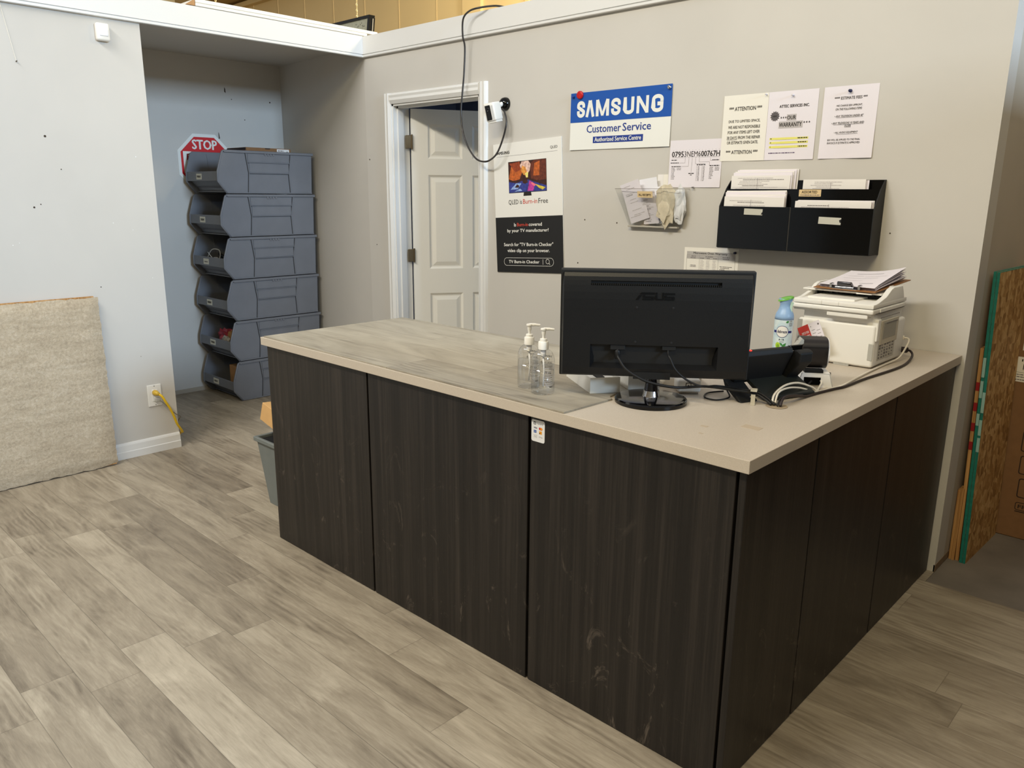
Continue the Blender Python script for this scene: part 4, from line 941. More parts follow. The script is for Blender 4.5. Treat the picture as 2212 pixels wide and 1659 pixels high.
st_ = [(.034+(.022 if k % 2 == 0 else .0165)*math.cos(PI*k/13), .181+(.022 if k % 2 == 0 else .0165)*math.sin(PI*k/13)) for k in range(26)]
s.poly(st_, 2, .0008); s.text('NEW', .025, .178, .006, .018, 1, .01, .2, lift=.0013)
s.rect(.088, .130, .160, .186, 3); s.rect(.054, .160, .130, .158, 3)
s.text('* * *', .060, .170, .008, .026, 1, .03); s.text('OUR', .090, .165, .016, .038, 1, .012, lift=.0012); s.text('WARRANTY', .056, .136, .017, .100, 1, .012, lift=.0012); s.text('* * *', .163, .147, .008, .028, 1, .03)
random.seed(4)
for b in (.0865, .070, .0525): s.rect(.018, .190, b-.003, b+.006, 4); s.scribble(.022, b, .164, .0042, 1)
s.scribble(.018, .027, .118, .004, 5)
tag(s.mb.build('warranty_notice', [M_paper3, M_ink, mat('starburst_grey', (92, 86, 88), .7), M_ink3, mat('yellow_highlighter', (232, 226, 120), .7), mat('violet_ink', (96, 80, 110), .8)]), 'warranty notice with a grey starburst, middle of the pinned papers', 'notice')
s = wallsheet(.609, 1.653, .0006, 0); w, h = .217, .281
s = bent(s, w, h, 0, .007)
s.text('**** ESTIMATE FEES ***', .045, .229, .0115, .130, 1, .012)
for t, a, b, ww, hh in (('WE CHARGE $50 UPFRONT,', .055, .201, .104, .0085), ('ON THE FOLLOWING ITEMS:', .053, .188, .106, .0085), ('• ANY TELEVISION UNDER 40"', .052, .161, .115, .0085), ('• ANY TELEVISIONS 10 YEARS AND', .042, .134, .130, .0085), ('OLDER', .095, .123, .026, .008), ('• ALL AUDIO EQUIPMENT', .056, .097, .096, .0085), ('$50 WILL BE APPLIED TO THE FINAL', .032, .069, .132, .008), ('INVOICE IF ESTIMATE IS APPROVED', .032, .057, .132, .008)):
    s.text(t, a, b, hh, ww, 1, .008, .15 if t[0] in '•OA' else 0.)
for a, b, ww in ((.060, .159, .106), (.050, .132, .121), (.095, .1212, .026), (.064, .095, .088)): s.line(a, b, a+ww, b, .0008, 1)
tag(s.mb.build('fees_notice', [M_paper3, M_ink]), 'estimate fees notice, rightmost of the three papers pinned in a row', 'notice')
pin(.716, 1.913, mat('navy_pin', (26, 30, 66), .3), 'navy pin at the top of the estimate fees notice', .0065, -.003)
pin(.478, 1.914, mat('clear_pin', (206, 200, 204), .2), 'clear pin at the top of the warranty notice', .0045, -.003)
pin(.358, 1.926, MATS['clear_pin'], 'clear pin at upper right corner of the ivory attention notice', .0035, -.003)
# microwave warranty sheet
s = wallsheet(.001, .985, .0006, .012); w, h = .284, .273
s.slab(w, h, .0005, 0)
s.rect(.014, .268, .238, .255, 1); s.text('Microwave Oven Warranty', .050, .2405, .0125, .178, 2, .014)
s.rect(.014, .268, .222, .237, 1, .0004); random.seed(9)
for x in (.014, .083, .182, .268): s.line(x, .02, x, .237, .0008, 3)
for b in (.237, .229, .221, .02): s.line(.014, b, .268, b, .0008, 3)
for a, b, ww in ((.040, .231, .022), (.115, .231, .040), (.204, .231, .036), (.036, .223, .026), (.088, .223, .018), (.122, .223, .018), (.156, .223, .018), (.206, .223, .032)): s.scribble(a, b, ww, .0034, 3)
for k in range(28):
    for x in (.088, .119, .153): s.scribble(x, .214-k*.0050, random.uniform(.014, .022), .0018, 4)
for k in range(2): s.scribble(.034, .188-k*.006, .032, .003, 3)
for k in range(4): s.scribble(.192+.004*(k % 2), .188-k*.0065, .062-.018*(k % 3), .003, 3)
tag(s.mb.build('microwave_notice', [M_paper2, mat('table_header_grey', (184, 180, 176), .8), M_ink, M_ink2, M_ink3]), 'microwave oven warranty sheet half hidden behind the monitor', 'notice')
pin(.266, 1.2445, MATS['navy_pin'], 'dark pin at the right corner of the microwave warranty sheet', .006, -.001)

# black wall file with papers
wf = thing('wall_file', 'wide black wall file holder with papers in four pockets', 'file holder', (.556, -.05, 1.272))
x0, x1 = .221, .894
for x in (x0, x1-.004):
    q = MB(); q.prism([(x, -.001, 1.272), (x, -.100, 1.274), (x, -.100, 1.455), (x, -.050, 1.530), (x, -.012, 1.567), (x, -.001, 1.567)], (.004, 0, 0)); q.build('side_panel', M_blkm, wf)
q = MB(); q.box(x0+.004, x1-.004, -.005, -.001, 1.272, 1.567); q.build('back_panel', M_blkg, wf)
q = MB(); q.bbox(x0+.0035, x0+.330, -.101, -.098, 1.273, 1.4555, .0012, 2); q.build('front_panel', M_blkg, wf)
q = MB(); q.bbox(x0+.334, x1-.0035, -.101, -.098, 1.273, 1.4555, .0012, 2); q.build('front_panel', M_blkg, wf)
q = MB(); q.bbox(x0+.329, x0+.335, -.1005, -.093, 1.273, 1.455, .0008, 1); q.build('seam_strip', mat('dark_grey_seam', (48, 46, 42), .4), wf)
q = MB(); q.box(x0+.004, x1-.004, -.052, -.049, 1.276, 1.530); q.build('middle_panel', M_blkg, wf)
q = MB(); q.box(x0+.004, x1-.004, -.098, -.005, 1.272, 1.276); q.build('bottom', M_blkm, wf)
s = Sheet((.344, -.1013, 1.421), (1, 0, -.02), (.02, 0, 1)); s.slab(.086, .026, .0003, 0); s.poly([(.080, .002), (.087, .004), (.086, .014), (.082, .010)], 1, .0003); s.mb.build('peeled_label', [mat('old_label_paper', (198, 196, 184), .7), M_blkm], wf)
s = Sheet((.677, -.1013, 1.392), (1, 0, -.03), (.03, 0, 1)); s.slab(.092, .028, .0003, 0); s.poly([(.088, .008), (.093, .010), (.093, .024), (.084, .018)], 1, .0003); s.mb.build('peeled_label', [MATS['old_label_paper'], M_blkm], wf)
s = Sheet((.563, -.0524, 1.500), (1, 0, 0), (0, 0, 1)); s.slab(.094, .028, .0004, 0); s.text('ASSORTED', .012, .013, .0105, .066, 1, .012); random.seed(8); s.scribble(.008, .004, .080, .0035, 2); s.mb.build('tan_label', [M_tan, M_ink, M_ink2], wf)
def pocket(xa, xb, y, z0, ztop, n, lab, grp, dx, seed, step, tilt=0.):
    random.seed(seed)
    for i in range(n):
        yy = y+.0042*i; zt = ztop+random.uniform(-.004, .004)+step*i; ox = dx*i+random.uniform(-.004, .004)
        s = Sheet((xa+ox, yy, z0), (1, 0, tilt*random.uniform(-.4, 1)), (0, .04, 1)); w_, h_ = xb-xa, zt-z0
        s.slab(w_, h_, .0028, 0)
        b = h_-.012
        while b > h_-.085 and i < 3:
            if random.random() < .8: s.scribble(.02+random.uniform(0, .05), b, w_*random.uniform(.25, .7), .0026, random.choice((1, 2, 2)))
            b -= .0065
        if i == 0: s.rect(w_*.45, w_*.452+.003, h_-.075, h_-.012, 2); s.rect(w_*.02, w_*.96, h_-.0505, h_-.0495, 2)
        if seed == 22 and i in (1, 2): s.rect(w_*.40, w_*.44, h_-.016, h_-.008, 3)
        tag(s.mb.build('paper_sheet', [(M_paper, M_paper3, M_paper3)[i % 3], M_ink2, M_ink3, M_navy]), lab, 'paper', grp)
pocket(.236, .510, -.046, 1.279, 1.590, 7, 'white papers filed in the upper left pocket of the black wall file', 'papers in the upper left pocket', .0035, 21, .0045)
pocket(.240, .520, -.094, 1.279, 1.494, 8, 'white papers filed in the lower left pocket of the black wall file', 'papers in the lower left pocket', -.0015, 22, .0045, .03)
pocket(.565, .822, -.044, 1.279, 1.566, 3, 'white papers filed in the upper right pocket of the black wall file', 'papers in the upper right pocket', .006, 23, .001)
pocket(.562, .872, -.092, 1.279, 1.480, 4, 'white papers filed in the lower right pocket of the black wall file', 'papers in the lower right pocket', .003, 24, .001)

# clear acrylic holder of receipts
rb = thing('receipt_holder', 'clear acrylic wall pocket stuffed with receipts and crumpled paper', 'receipt holder', (-.19, -.04, 1.345))
zt, zb = 1.530, 1.352
def bq(t): return (-.385+.062*(1-t), .006-.040*(1-t), -.030-.045*t)           # left, right and front depth at height t
q = MB(); N = 6
for k in range(N):
    t0, t1 = k/N, (k+1)/N; l0, r0, y0 = bq(t0); l1, r1, y1 = bq(t1); za, zc = zb+(zt-zb)*t0, zb+(zt-zb)*t1
    q.poly([(l0+.012, y0, za), (r0-.012, y0, za), (r1-.012, y1, zc), (l1+.012, y1, zc)])
    q.poly([(l0+.012, y0, za), (l1+.012, y1, zc), (l1, y1+.012, zc), (l0, y0+.012, za)]); q.poly([(r0-.012, y0, za), (r1-.012, y1, zc), (r1, y1+.012, zc), (r0, y0+.012, za)])
    q.poly([(l0, y0+.012, za), (l1, y1+.012, zc), (l1, -.002, zc), (l0, -.002, za)]); q.poly([(r0, y0+.012, za), (r1, y1+.012, zc), (r1, -.002, zc), (r0, -.002, za)])
q.build('acrylic_tray', M_acry, rb)
q = MB(); l0, r0, y0 = bq(0); q.bbox(l0, r0, y0, -.002, zb-.008, zb+.001, .003, 2); q.build('tray_bottom', mat('smoky_acrylic', (178, 172, 160), .15), rb)
q = MB(); l1, r1, y1 = bq(1); q.tube([(l1, -.002, zt), (l1, y1+.012, zt), (l1+.012, y1, zt), (r1-.012, y1, zt), (r1, y1+.012, zt), (r1, -.002, zt)], .0011, 6); q.build('rim', mat('grey_acrylic_edge', (120, 112, 100), .2), rb)
s = Sheet((-.237, -.0765, 1.489), (1, 0, -.02), (.02, -.2, .98)); s.slab(.088, .030, .0005, 0); s.text('ALL RECEIPTS', .008, .008, .0105, .070, 1, .012); s.mb.build('tan_label', [M_tan, M_ink], rb)
def receipt(ox, oy, oz, w, h, rot, lean, mt, lab, seed, pr=True):
    random.seed(seed); c, s_ = math.cos(rot), math.sin(rot); u = Vector((c, 0, s_)); v = Vector((-s_, lean, c))
    s = Sheet((ox, oy, oz), u, v); nx, ny = 2, 6
    f = lambda a, b: .004*math.sin(4*b/h+seed)
    vs = [s.P(w*i/nx, h*j/ny, f(0, h*j/ny)) for j in range(ny+1) for i in range(nx+1)]
    s.mb.add(vs, [(j*(nx+1)+i, j*(nx+1)+i+1, (j+1)*(nx+1)+i+1, (j+1)*(nx+1)+i) for j in range(ny) for i in range(nx)], 0)
    o = s.P; s.P = lambda a, b, hh=0.: o(a, b, hh+(f(a, min(max(b, 0), h)) if hh else 0))
    if pr:
        b = .012
        while b < h-.012:
            if random.random() < .75: s.scribble(w*random.uniform(.06, .3), b, w*random.uniform(.25, .6), .003, random.choice((1, 2, 2)))
            b += .0075
    tag(s.mb.build('receipt', [mt, M_ink2, M_ink3]), lab, 'receipt')
receipt(-.306, -.020, 1.362, .095, .188, .33, -.12, M_paper, 'receipt at the far left of the clear holder, leaning left', 1)
receipt(-.298, -.028, 1.360, .112, .196, .30, -.19, M_paper3, 'long printed receipt leaning left in front of the clear holder contents', 2)
receipt(-.235, -.014, 1.360, .100, .215, .14, -.05, mat('bright_white_paper', (240, 240, 246), .7), 'blank white slip sticking out of the clear holder top', 3, False)
receipt(-.226, -.024, 1.358, .085, .160, .10, -.16, M_paper3, 'short printed receipt in the middle of the clear holder', 4)
receipt(-.165, -.012, 1.360, .055, .175, .2, -.05, MATS['bright_white_paper'], 'small tilted white slip in the middle of the clear holder', 5, False)
def crumple(name, c, sx, sy, sz, mt, lab, seed, cat):
    random.seed(seed); bm = bmesh.new(); bmesh.ops.create_icosphere(bm, subdivisions=3, radius=1)
    for v in bm.verts:
        n = v.co.normalized(); k = 1+.16*math.sin(7*n.x+seed)*math.cos(5*n.z+2*seed)+.13*math.sin(11*n.y+4*n.z)+random.uniform(-.07, .07)
        v.co = Vector((c[0]+n.x*sx*k, c[1]+n.y*sy*k, c[2]+n.z*sz*k))
    q = MB(); q.bm(bm); tag(q.build(name, mt), lab, cat)
crumple('crumpled_paper', (-.096, -.040, 1.455), .054, .020, .095, M_kraft, 'crumpled cream paper bunched in the clear receipt holder', 2, 'paper')
crumple('crumpled_bag', (-.026, -.032, 1.455), .032, .018, .084, mat('crumpled_white_plastic', (222, 222, 222), .4), 'crumpled white paper at the right end of the clear receipt holder', 5, 'paper')

# camera on its mount, and its lead
sc = thing('security_camera', 'white security camera on a black wall mount beside the door', 'camera', (-1.211, 0, 1.99))
q = MB(Matrix.Translation((-1.211, 0, 1.992)) @ Matrix.Rotation(PI/2, 4, 'X')); q.lathe([(.036, 0), (.036, .008), (.032, .022), (.020, .034), (.001, .036)], 28); q.build('wall_mount', M_blkg, sc, auto=40)
q = MB(); q.cyl((-1.211, -.032, 1.990), (-1.207, -.072, 1.972), .012, 14); q.build('ball_joint', M_wp, sc, auto=40)
TC = Matrix.Translation((-1.205, -.110, 1.945)) @ Matrix.Rotation(math.radians(12), 4, 'Z') @ Matrix.Rotation(math.radians(10), 4, 'X') @ Matrix.Rotation(math.radians(-8), 4, 'Y')
q = MB(TC); q.bbox(-.034, .034, -.034, .044, -.052, .046, .010, 3); q.build('body', M_wp, sc, auto=45)
q = MB(TC); q.bbox(-.024, .010, -.0365, -.033, -.044, .034, .002, 2); q.lathe([], 3) if 0 else None; q.build('lens_panel', M_blkg, sc)
q = MB(TC @ Matrix.Translation((-.007, -.036, .010)) @ Matrix.Rotation(PI/2, 4, 'X')); q.lathe([(.011, 0), (.010, .002), (.006, .0022), (.005, .001), (.001, .001)], 20); q.build('lens', mat('dark_lens_glass', (20, 20, 24), .05), sc, True)
s = Sheet(TC @ Vector((.014, -.0344, -.040)), TC.to_3x3() @ Vector((1, 0, 0)), TC.to_3x3() @ Vector((0, 0, 1))); s.rect(0, .012, 0, .070, 0, .0003); s.mb.build('speaker_strip', mat('light_grey_strip', (206, 206, 206), .5), sc)
q = MB(TC); q.bbox(-.026, .030, -.026, .040, -.062, -.050, .006, 2); q.build('base_cap', M_wp, sc)
pts = [(-1.25, .06, 2.505), (-1.29, .0, 2.513), (-1.364, -.06, 2.504), (-1.431, -.075, 2.492), (-1.473, -.08, 2.455), (-1.487, -.07, 2.37), (-1.492, -.05, 2.316), (-1.500, -.05, 2.178), (-1.510, -.055, 2.066), (-1.516, -.06, 1.982), (-1.508, -.065, 1.901), (-1.482, -.07, 1.825), (-1.430, -.075, 1.748), (-1.369, -.078, 1.695), (-1.310, -.078, 1.679), (-1.259, -.076, 1.687), (-1.208, -.07, 1.725), (-1.171, -.06, 1.807), (-1.157, -.05, 1.888), (-1.180, -.042, 1.945), (-1.205, -.040, 1.965)]
tag(MB().tube(pts, .0052, 10, 0, 5).build('camera_cable', [mat('grey_black_taped_cable', (52, 48, 46), .3, noise=.6, nscale=14)], None, True), 'dark cable looping from the wall top down to the security camera', 'cable')
# motion sensor
ms_ = thing('motion_sensor', 'small white motion sensor high on the left wall', 'motion sensor', (XL, -1.655, 2.255))
q = MB(); q.bbox(XL, XL+.034, -1.688, -1.622, 2.252, 2.338, .010, 3); q.build('housing', M_wp, ms_, auto=40)
q = MB(); q.bbox(XL+.031, XL+.038, -1.677, -1.633, 2.275, 2.312, .004, 2); q.build('lens_window', mat('milky_lens', (246, 246, 248), .15), ms_, auto=40)
# hanging thread on a hook
q = MB(); q.tube([(XL+.004, -2.105, 2.37), (XL+.004, -2.085, 2.24), (XL+.004, -2.066, 2.112)], .0012, 5, 0); q.tube([(XL, -2.066, 2.108), (XL+.008, -2.066, 2.106), (XL+.010, -2.064, 2.112)], .0025, 6, 1)
tag(q.build('hanging_thread', [M_wp, M_steel]), 'thin white thread hanging to a small hook on the left wall', 'thread')
# outlet and cords
ou = thing('wall_outlet', 'white wall outlet low on the left wall near its end', 'outlet', (XL, -1.577, .277))
q = MB(); q.bbox(XL, XL+.006, -1.617, -1.538, .277, .404, .002, 2); q.build('cover_plate', M_wp, ou)
q = MB(); q.bbox(XL+.004, XL+.0085, -1.594, -1.561, .307, .374, .001, 1); q.build('receptacle', M_wp, ou)
for z in (.396, .285): MB(Matrix.Translation((XL+.006, -1.577, z)) @ Matrix.Rotation(PI/2, 4, 'Y')).lathe([(.003, -.001), (.003, .0006), (.001, .001)], 10).build('screw', M_steel, ou)
e = thing('extension_cord', 'yellow extension cord plugged into the left wall outlet', 'cord', (XL+.03, -1.56, .36))
q = MB(); q.tube([(XL+.0088, -1.578, .358), (XL+.022, -1.576, .357), (XL+.034, -1.572, .354), (XL+.044, -1.566, .350)], [.017, .016, .013, .008], 12); q.build('plug', mat('translucent_yellow_plug', (206, 170, 60), .3), e, True)
q = MB(); q.tube([(XL+.042, -1.567, .351), (XL+.055, -1.556, .338), (XL+.062, -1.542, .305), (XL+.062, -1.521, .262), (XL+.060, -1.503, .214), (XL+.056, -1.486, .160), (XL+.045, -1.462, .118), (XL+.028, -1.447, .095), (XL-.02, -1.436, .080), (XL-.10, -1.43, .03), (XL-.2, -1.42, .008), (XL-.45, -1.36, .007), (XL-.8, -1.30, .007)], .0068, 10, 0, 5); q.build('cord', M_yel, e, True)
e = thing('grey_cord', 'thin grey cord in the lower socket of the left wall outlet', 'cord', (XL+.03, -1.56, .31))
q = MB(); q.bbox(XL+.0088, XL+.030, -1.583, -1.556, .304, .326, .004, 2); q.build('plug', M_gp, e)
q = MB(); q.tube([(XL+.028, -1.562, .312), (XL+.034, -1.545, .295), (XL+.036, -1.51, .250), (XL+.034, -1.48, .215), (XL+.022, -1.449, .19), (XL-.03, -1.442, .15), (XL-.10, -1.436, .05), (XL-.16, -1.43, .004), (XL-.45, -1.30, .004)], .0026, 8, 0, 5); q.build('cord', mat('grey_cord_vinyl', (126, 122, 110), .5), e, True)
# ------------------------------------------------------------------ alcove: stop sign and stacked bins
s = Sheet((XA+.004, -.5565, 1.7015), (0, 1, 0), (0, 0, 1))
def octo(r, mi, l): s.poly([(r/math.cos(PI/8)*math.cos(PI/8+k*PI/4), r/math.cos(PI/8)*math.sin(PI/8+k*PI/4)) for k in range(8)], mi, l)
s.mb.prism([s.P(.2065/math.cos(PI/8)*math.cos(PI/8+k*PI/4), .2065/math.cos(PI/8)*math.sin(PI/8+k*PI/4), -.003) for k in range(8)], s.n*.003, 0)
octo(.184, 1, .0006)
r = .167; k_ = r*math.tan(PI/8)
s.poly([(-r, .080), (-r, -k_), (-k_, -r), (k_, -r), (r, -k_), (r, .080)], 0, .0010)
s.text('STOP', -.093, .098, .066, .186, 0, .03, lift=.0014)
s.text('BEFORE', -.140, .018, .045, .25, 2, .02, lift=.0015)
s.text('ENTERING', -.140, -.06, .045, .28, 2, .02, lift=.0015)
tag(s.mb.build('stop_sign', [M_sign, M_stop, mat('dark_red_print', (160, 30, 40), .5)]), 'red and white octagonal stop sign behind the grey bins', 'sign')

BX0, BX1, BY, BH = -3.71, -3.240, -.690, .297
def side(u0=0.): return [(.0, .288), (-.044, .150), (-.047, .085), (.014, .0015), (.690, .0015), (.702, .288)]
def make_bin(z0):
    t = thing('storage_bin', 'bin', 'storage bin', (BX1, BY, z0), 0, 'stacked grey hopper bins')
    def Y(u): return BY+u
    q = MB(); th = .006
    for xa in (BX0, BX1-th): q.prism([(xa, Y(u), z0+z) for u, z in side()], (th, 0, 0))
    q.prism([(BX0+th, Y(.03), z0+.010), (BX0+th, Y(.685), z0+.010), (BX0+th, Y(.685), z0+.016), (BX0+th, Y(.03), z0+.016)], (BX1-BX0-2*th, 0, 0))
    q.prism([(BX0+th, Y(.684), z0+.004), (BX0+th, Y(.696), z0+.286), (BX0+th, Y(.702), z0+.286), (BX0+th, Y(.690), z0+.004)], (BX1-BX0-2*th, 0, 0))
    q.prism([(BX0+th, Y(-.018), z0+.090), (BX0+th, Y(.012), z0+.055), (BX0+th, Y(.03), z0+.040), (BX0+th, Y(.044), z0+.010), (BX0+th, Y(.050), z0+.012), (BX0+th, Y(.036), z0+.044), (BX0+th, Y(.014), z0+.064), (BX0+th, Y(-.012), z0+.096)], (BX1-BX0-2*th, 0, 0))
    q.build('shell', M_bin, t)
    q = MB(); q.prism([(BX0+th, Y(-.046), z0+.086), (BX0+th, Y(-.0435), z0+.150), (BX0+th, Y(-.0375), z0+.150), (BX0+th, Y(-.016), z0+.092), (BX0+th, Y(-.016), z0+.086)], (BX1-BX0-2*th, 0, 0), 0, bevel=.0015); q.build('front_lip', M_bin, t)
    # rim: rounded bead down the front edges and round the top
    for xa, s_ in ((BX0, -1), (BX1, 1)):
        q = MB(); q.tube([(xa+s_*.002, Y(.014), z0+.006), (xa+s_*.002, Y(-.046), z0+.085), (xa+s_*.002, Y(-.043), z0+.150), (xa+s_*.002, Y(-.002), z0+.280), (xa+s_*.003, Y(.010), z0+.2885), (xa+s_*.004, Y(.706), z0+.2885)], .0062, 8); q.build('rim', M_bin, t, True)
    q = MB(); q.bbox(BX0-.004, BX1+.004, Y(.699), Y(.712), z0+.275, z0+.294, .003, 2); q.bbox(BX1-.002, BX1+.010, Y(.012), Y(.712), z0+.276, z0+.2935, .003, 2); q.bbox(BX0-.010, BX0+.002, Y(.012), Y(.712), z0+.276, z0+.2935, .003, 2); q.build('top_flange', M_bin, t)
    def rib(pts, w=.0045, d=.006):
        q = MB()
        for (u0, a0), (u1, a1) in zip(pts, pts[1:]):
            dv = Vector((0, u1-u0, a1-a0)).normalized(); nn = Vector((0, -dv.z, dv.y))*w/2
            A, B = Vector((BX1-.001, Y(u0), z0+a0)), Vector((BX1-.001, Y(u1), z0+a1))
            q.prism([A+nn, A-nn, B-nn, B+nn], (d+.002, 0, 0)); q.prism([A-nn*1.1+Vector((0, 0, 0)), A-nn*2.6, B-nn*2.6, B-nn*1.1], (.0016, 0, 0), 1)  # dark strip along each rib: its shadow line painted as colour
        q.build('rib', [M_bin, M_binD], t)
    rib([(.172, .278), (.190, .142), (.178, .004)]); rib([(.526, .278), (.504, .142), (.512, .004)])
    rib([(.184, .214), (.512, .214)], .004, .009); rib([(.192, .142), (.502, .142)], .004, .009)
    q = MB()                                                       # pressed panels: middle fields sit back between the ribs
    q.box(BX1-.0002, BX1+.0035, Y(.195), Y(.505), z0+.146, z0+.211); q.box(BX1-.0002, BX1+.0035, Y(.188), Y(.512), z0+.218, z0+.272); q.build('side_panel', M_bin, t)
    q = MB(); q.bbox(BX1-.0005, BX1+.0075, Y(.02), Y(.690), z0+.002, z0+.010, .002, 1); q.build('bottom_rail', M_bin, t)
    q = MB()
    for i in range(4): q.bbox(BX1+.001, BX1+.0085, Y(.315+i*.022), Y(.328+i*.022), z0+.262, z0+.277, .002, 1)
    q.build('stacking_notches', M_bin, t)
    q = MB(); q.prism([(BX0+th-.001, Y(.112), z0+.30-.02), (BX0+th-.001, Y(.118), z0+.280), (BX0+th-.001, Y(.142), z0+.016), (BX0+th-.001, Y(.136), z0+.016)], (.004, 0, 0)); q.build('inner_rib', M_bin, t)
    return t
def copy_tree(o, loc):
    c = o.copy(); COL.objects.link(c); c.location = loc; WM[c.name] = Matrix.Translation(loc)
    for ch in list(o.children):
        k = ch.copy(); COL.objects.link(k); k.parent = c; WM[k.name] = WM[c.name]
    return c
bin0 = make_bin(0)
days = ('FRIDAY', 'THURSDAY', 'WEDNESDAY', '', 'TUESDAY', 'MONDAY')
blab = ('grey hopper bin at the bottom of the stack, on the floor', 'grey hopper bin holding a red bag, second from the bottom of the stack', 'empty grey hopper bin third from the bottom of the stack', 'grey hopper bin holding a black cable coil, third from the top', 'empty grey hopper bin second from the top of the stack', 'grey hopper bin topmost in the stack, in front of the stop sign')
bins = [bin0]+[copy_tree(bin0, (BX1, BY, BH*k)) for k in range(1, 6)]
for k, b in enumerate(bins):
    b['label'] = blab[k]; z0 = BH*k
    s = Sheet((-3.555, BY-.0468+.0008, z0+.096), (1, 0, 0), (0, .03, 1)); s.slab(.082, .040, .0006, 0)
    if days[k]: s.text(days[k], .012, .013, .014, .058, 1, .02)
    else: random.seed(1); s.scribble(.014, .014, .054, .008, 2)
    s.mb.build('label_card', [mat('bin_label_paper', (214, 212, 198), .7), M_ink, M_ink2], b)
# contents
tz = BH*5+.0165
cbx = thing('carton', 'shallow brown cardboard carton lying inside the topmost grey bin', 'box', (-3.47, -.29, tz))
q = MB(); q.bbox(-3.61, -3.335, -.46, -.10, tz, 1.808, .003, 1); q.build('carton_body', M_cardD, cbx)
q = MB(); q.box(-3.61, -3.335, -.462, -.4595, 1.79, 1.806); q.box(-3.334, -3.3335, -.31, -.27, 1.80, 1.806); q.build('tape_edge', M_ink, cbx)
s = Sheet((-3.3343, -.215, 1.755), (0, 1, 0), (0, 0, 1)); s.slab(.10, .048, .0004, 0); random.seed(6)
for i in range(3): s.scribble(.008, .008+i*.013, .05+.02*(i % 2), .006, 1)
s.rect(.078, .09, .018, .034, 1); s.mb.build('shipping_label', [M_paper, M_ink2], cbx)
z3 = BH*3+.0168
q = MB()
for i in range(5): q.tube([(-3.52+.11*math.cos(a*PI/12)*(1-.05*i), -.555+.072*math.sin(a*PI/12)*(1-.05*i), z3+.012+.030*i+.012*math.sin(a*PI/5+i)) for a in range(25)], .011, 8)
tag(q.build('cable_coil', M_rub, None, True), 'black cable coil in the grey bin third from the top', 'cable')
q = MB(); q.tube([(-3.62, -.68, z3+.10), (-3.56, -.665, z3+.175), (-3.48, -.65, z3+.180), (-3.44, -.66, z3+.15), (-3.42, -.68, z3+.11)], .0032, 6, 0, 5); q.tube([(-3.58, -.685, z3+.160), (-3.52, -.69, z3+.13), (-3.46, -.692, z3+.105)], .003, 6, 0, 4)
q.bbox(-3.475, -3.435, -.700, -.675, z3+.085, z3+.13, .006, 2)
tag(q.build('white_wires', mat('pale_wire_vinyl', (206, 206, 204), .4), None, True), 'thin white wires lying over the black cable coil', 'cable')
z1 = BH+.0168
crumple('red_bag', (-3.555, -.600, z1+.100), .098, .048, .078, mat('red_plastic_film', (172, 62, 78), .35, noise=.25, nscale=30), 'crumpled red plastic bag in the second bin from the bottom', 3, 'bag')
crumple('clear_bag', (-3.445, -.665, z1+.105), .042, .022, .040, mat('silvery_film', (190, 186, 180), .25), 'silvery crumpled bag beside the red bag in the bin', 4, 'bag')
q = MB(Matrix.Translation((-3.440, -.612, z1+.135)) @ Matrix.Rotation(.5, 4, 'Y') @ Matrix.Rotation(.3, 4, 'Z')); q.bbox(-.035, .035, -.02, .02, -.03, .03, .002, 1)
tag(q.build('small_carton', M_card), 'small brown carton beside the red bag in the bin', 'box')
q = MB(Matrix.Translation((-3.500, -.535, z1+.150)) @ Matrix.Rotation(.35, 4, 'Y')); q.box(-.045, .045, -.001, .001, -.10, .10); random.seed(12)
for i in range(30): x, z = random.uniform(-.04, .035), random.uniform(-.09, .09); q.box(x, x+.006, -.004, -.001, z, z+.006, 1)
tag(q.build('circuit_board', [mat('circuit_green', (40, 112, 70), .4), M_ink3]), 'green circuit board standing in the bin behind the red bag', 'circuit board')
q = MB(); q.bbox(-3.56, -3.455, -.60, -.42, .0168, .215, .003, 1); tag(q.build('brown_carton', M_card), 'brown carton at the right inside the bottom grey bin', 'box')
# trash bin beside the counter and the box lying in it
tb = thing('trash_bin', 'grey rectangular trash bin by the left end of the counter', 'trash bin', (-1.22, -1.42, 0))
def taper(q, x0, x1, y0, y1, z0, x2, x3, y2, y3, z1, m=0):
    q.add([(x0, y0, z0), (x1, y0, z0), (x1, y1, z0), (x0, y1, z0), (x2, y2, z1), (x3, y2, z1), (x3, y3, z1), (x2, y3, z1)], [(0, 3, 2, 1), (0, 1, 5, 4), (1, 2, 6, 5), (2, 3, 7, 6), (3, 0, 4, 7)], m)
q = MB(); taper(q, -1.341, -1.075, -1.532, -1.27, .0005, -1.400, -1.030, -1.548, -1.225, .318)
q.build('body', mat('slate_grey_bin_plastic', (118, 124, 122), .5, noise=.05, nscale=12), tb)
q = MB(); th = .012
for x0, x1, y0, y1 in ((-1.414, -1.016, -1.560, -1.548+.004), (-1.414, -1.016, -1.229, -1.213), (-1.414, -1.398, -1.55, -1.22), (-1.032, -1.016, -1.55, -1.22)): q.bbox(x0, x1, y0, y1, .314, .336, .003, 1)
q.build('rim', MATS['slate_grey_bin_plastic'], tb)
q = MB(); q.box(-1.39, -1.04, -1.54, -1.235, .3185, .324); q.build('bag_liner', M_rub, tb)
T = Matrix.Translation((-1.250, -1.40, .414)) @ Matrix.Rotation(.22, 4, 'Y') @ Matrix.Rotation(-.10, 4, 'X')
q = MB(T); q.bbox(-.150, .150, -.12, .12, -.042, .048, .002, 1); tag(q.build('carton', mat('tan_cardboard', (214, 170, 112), .75, noise=.04, nscale=20)), 'tan cardboard carton tilted in the mouth of the grey trash bin', 'box')

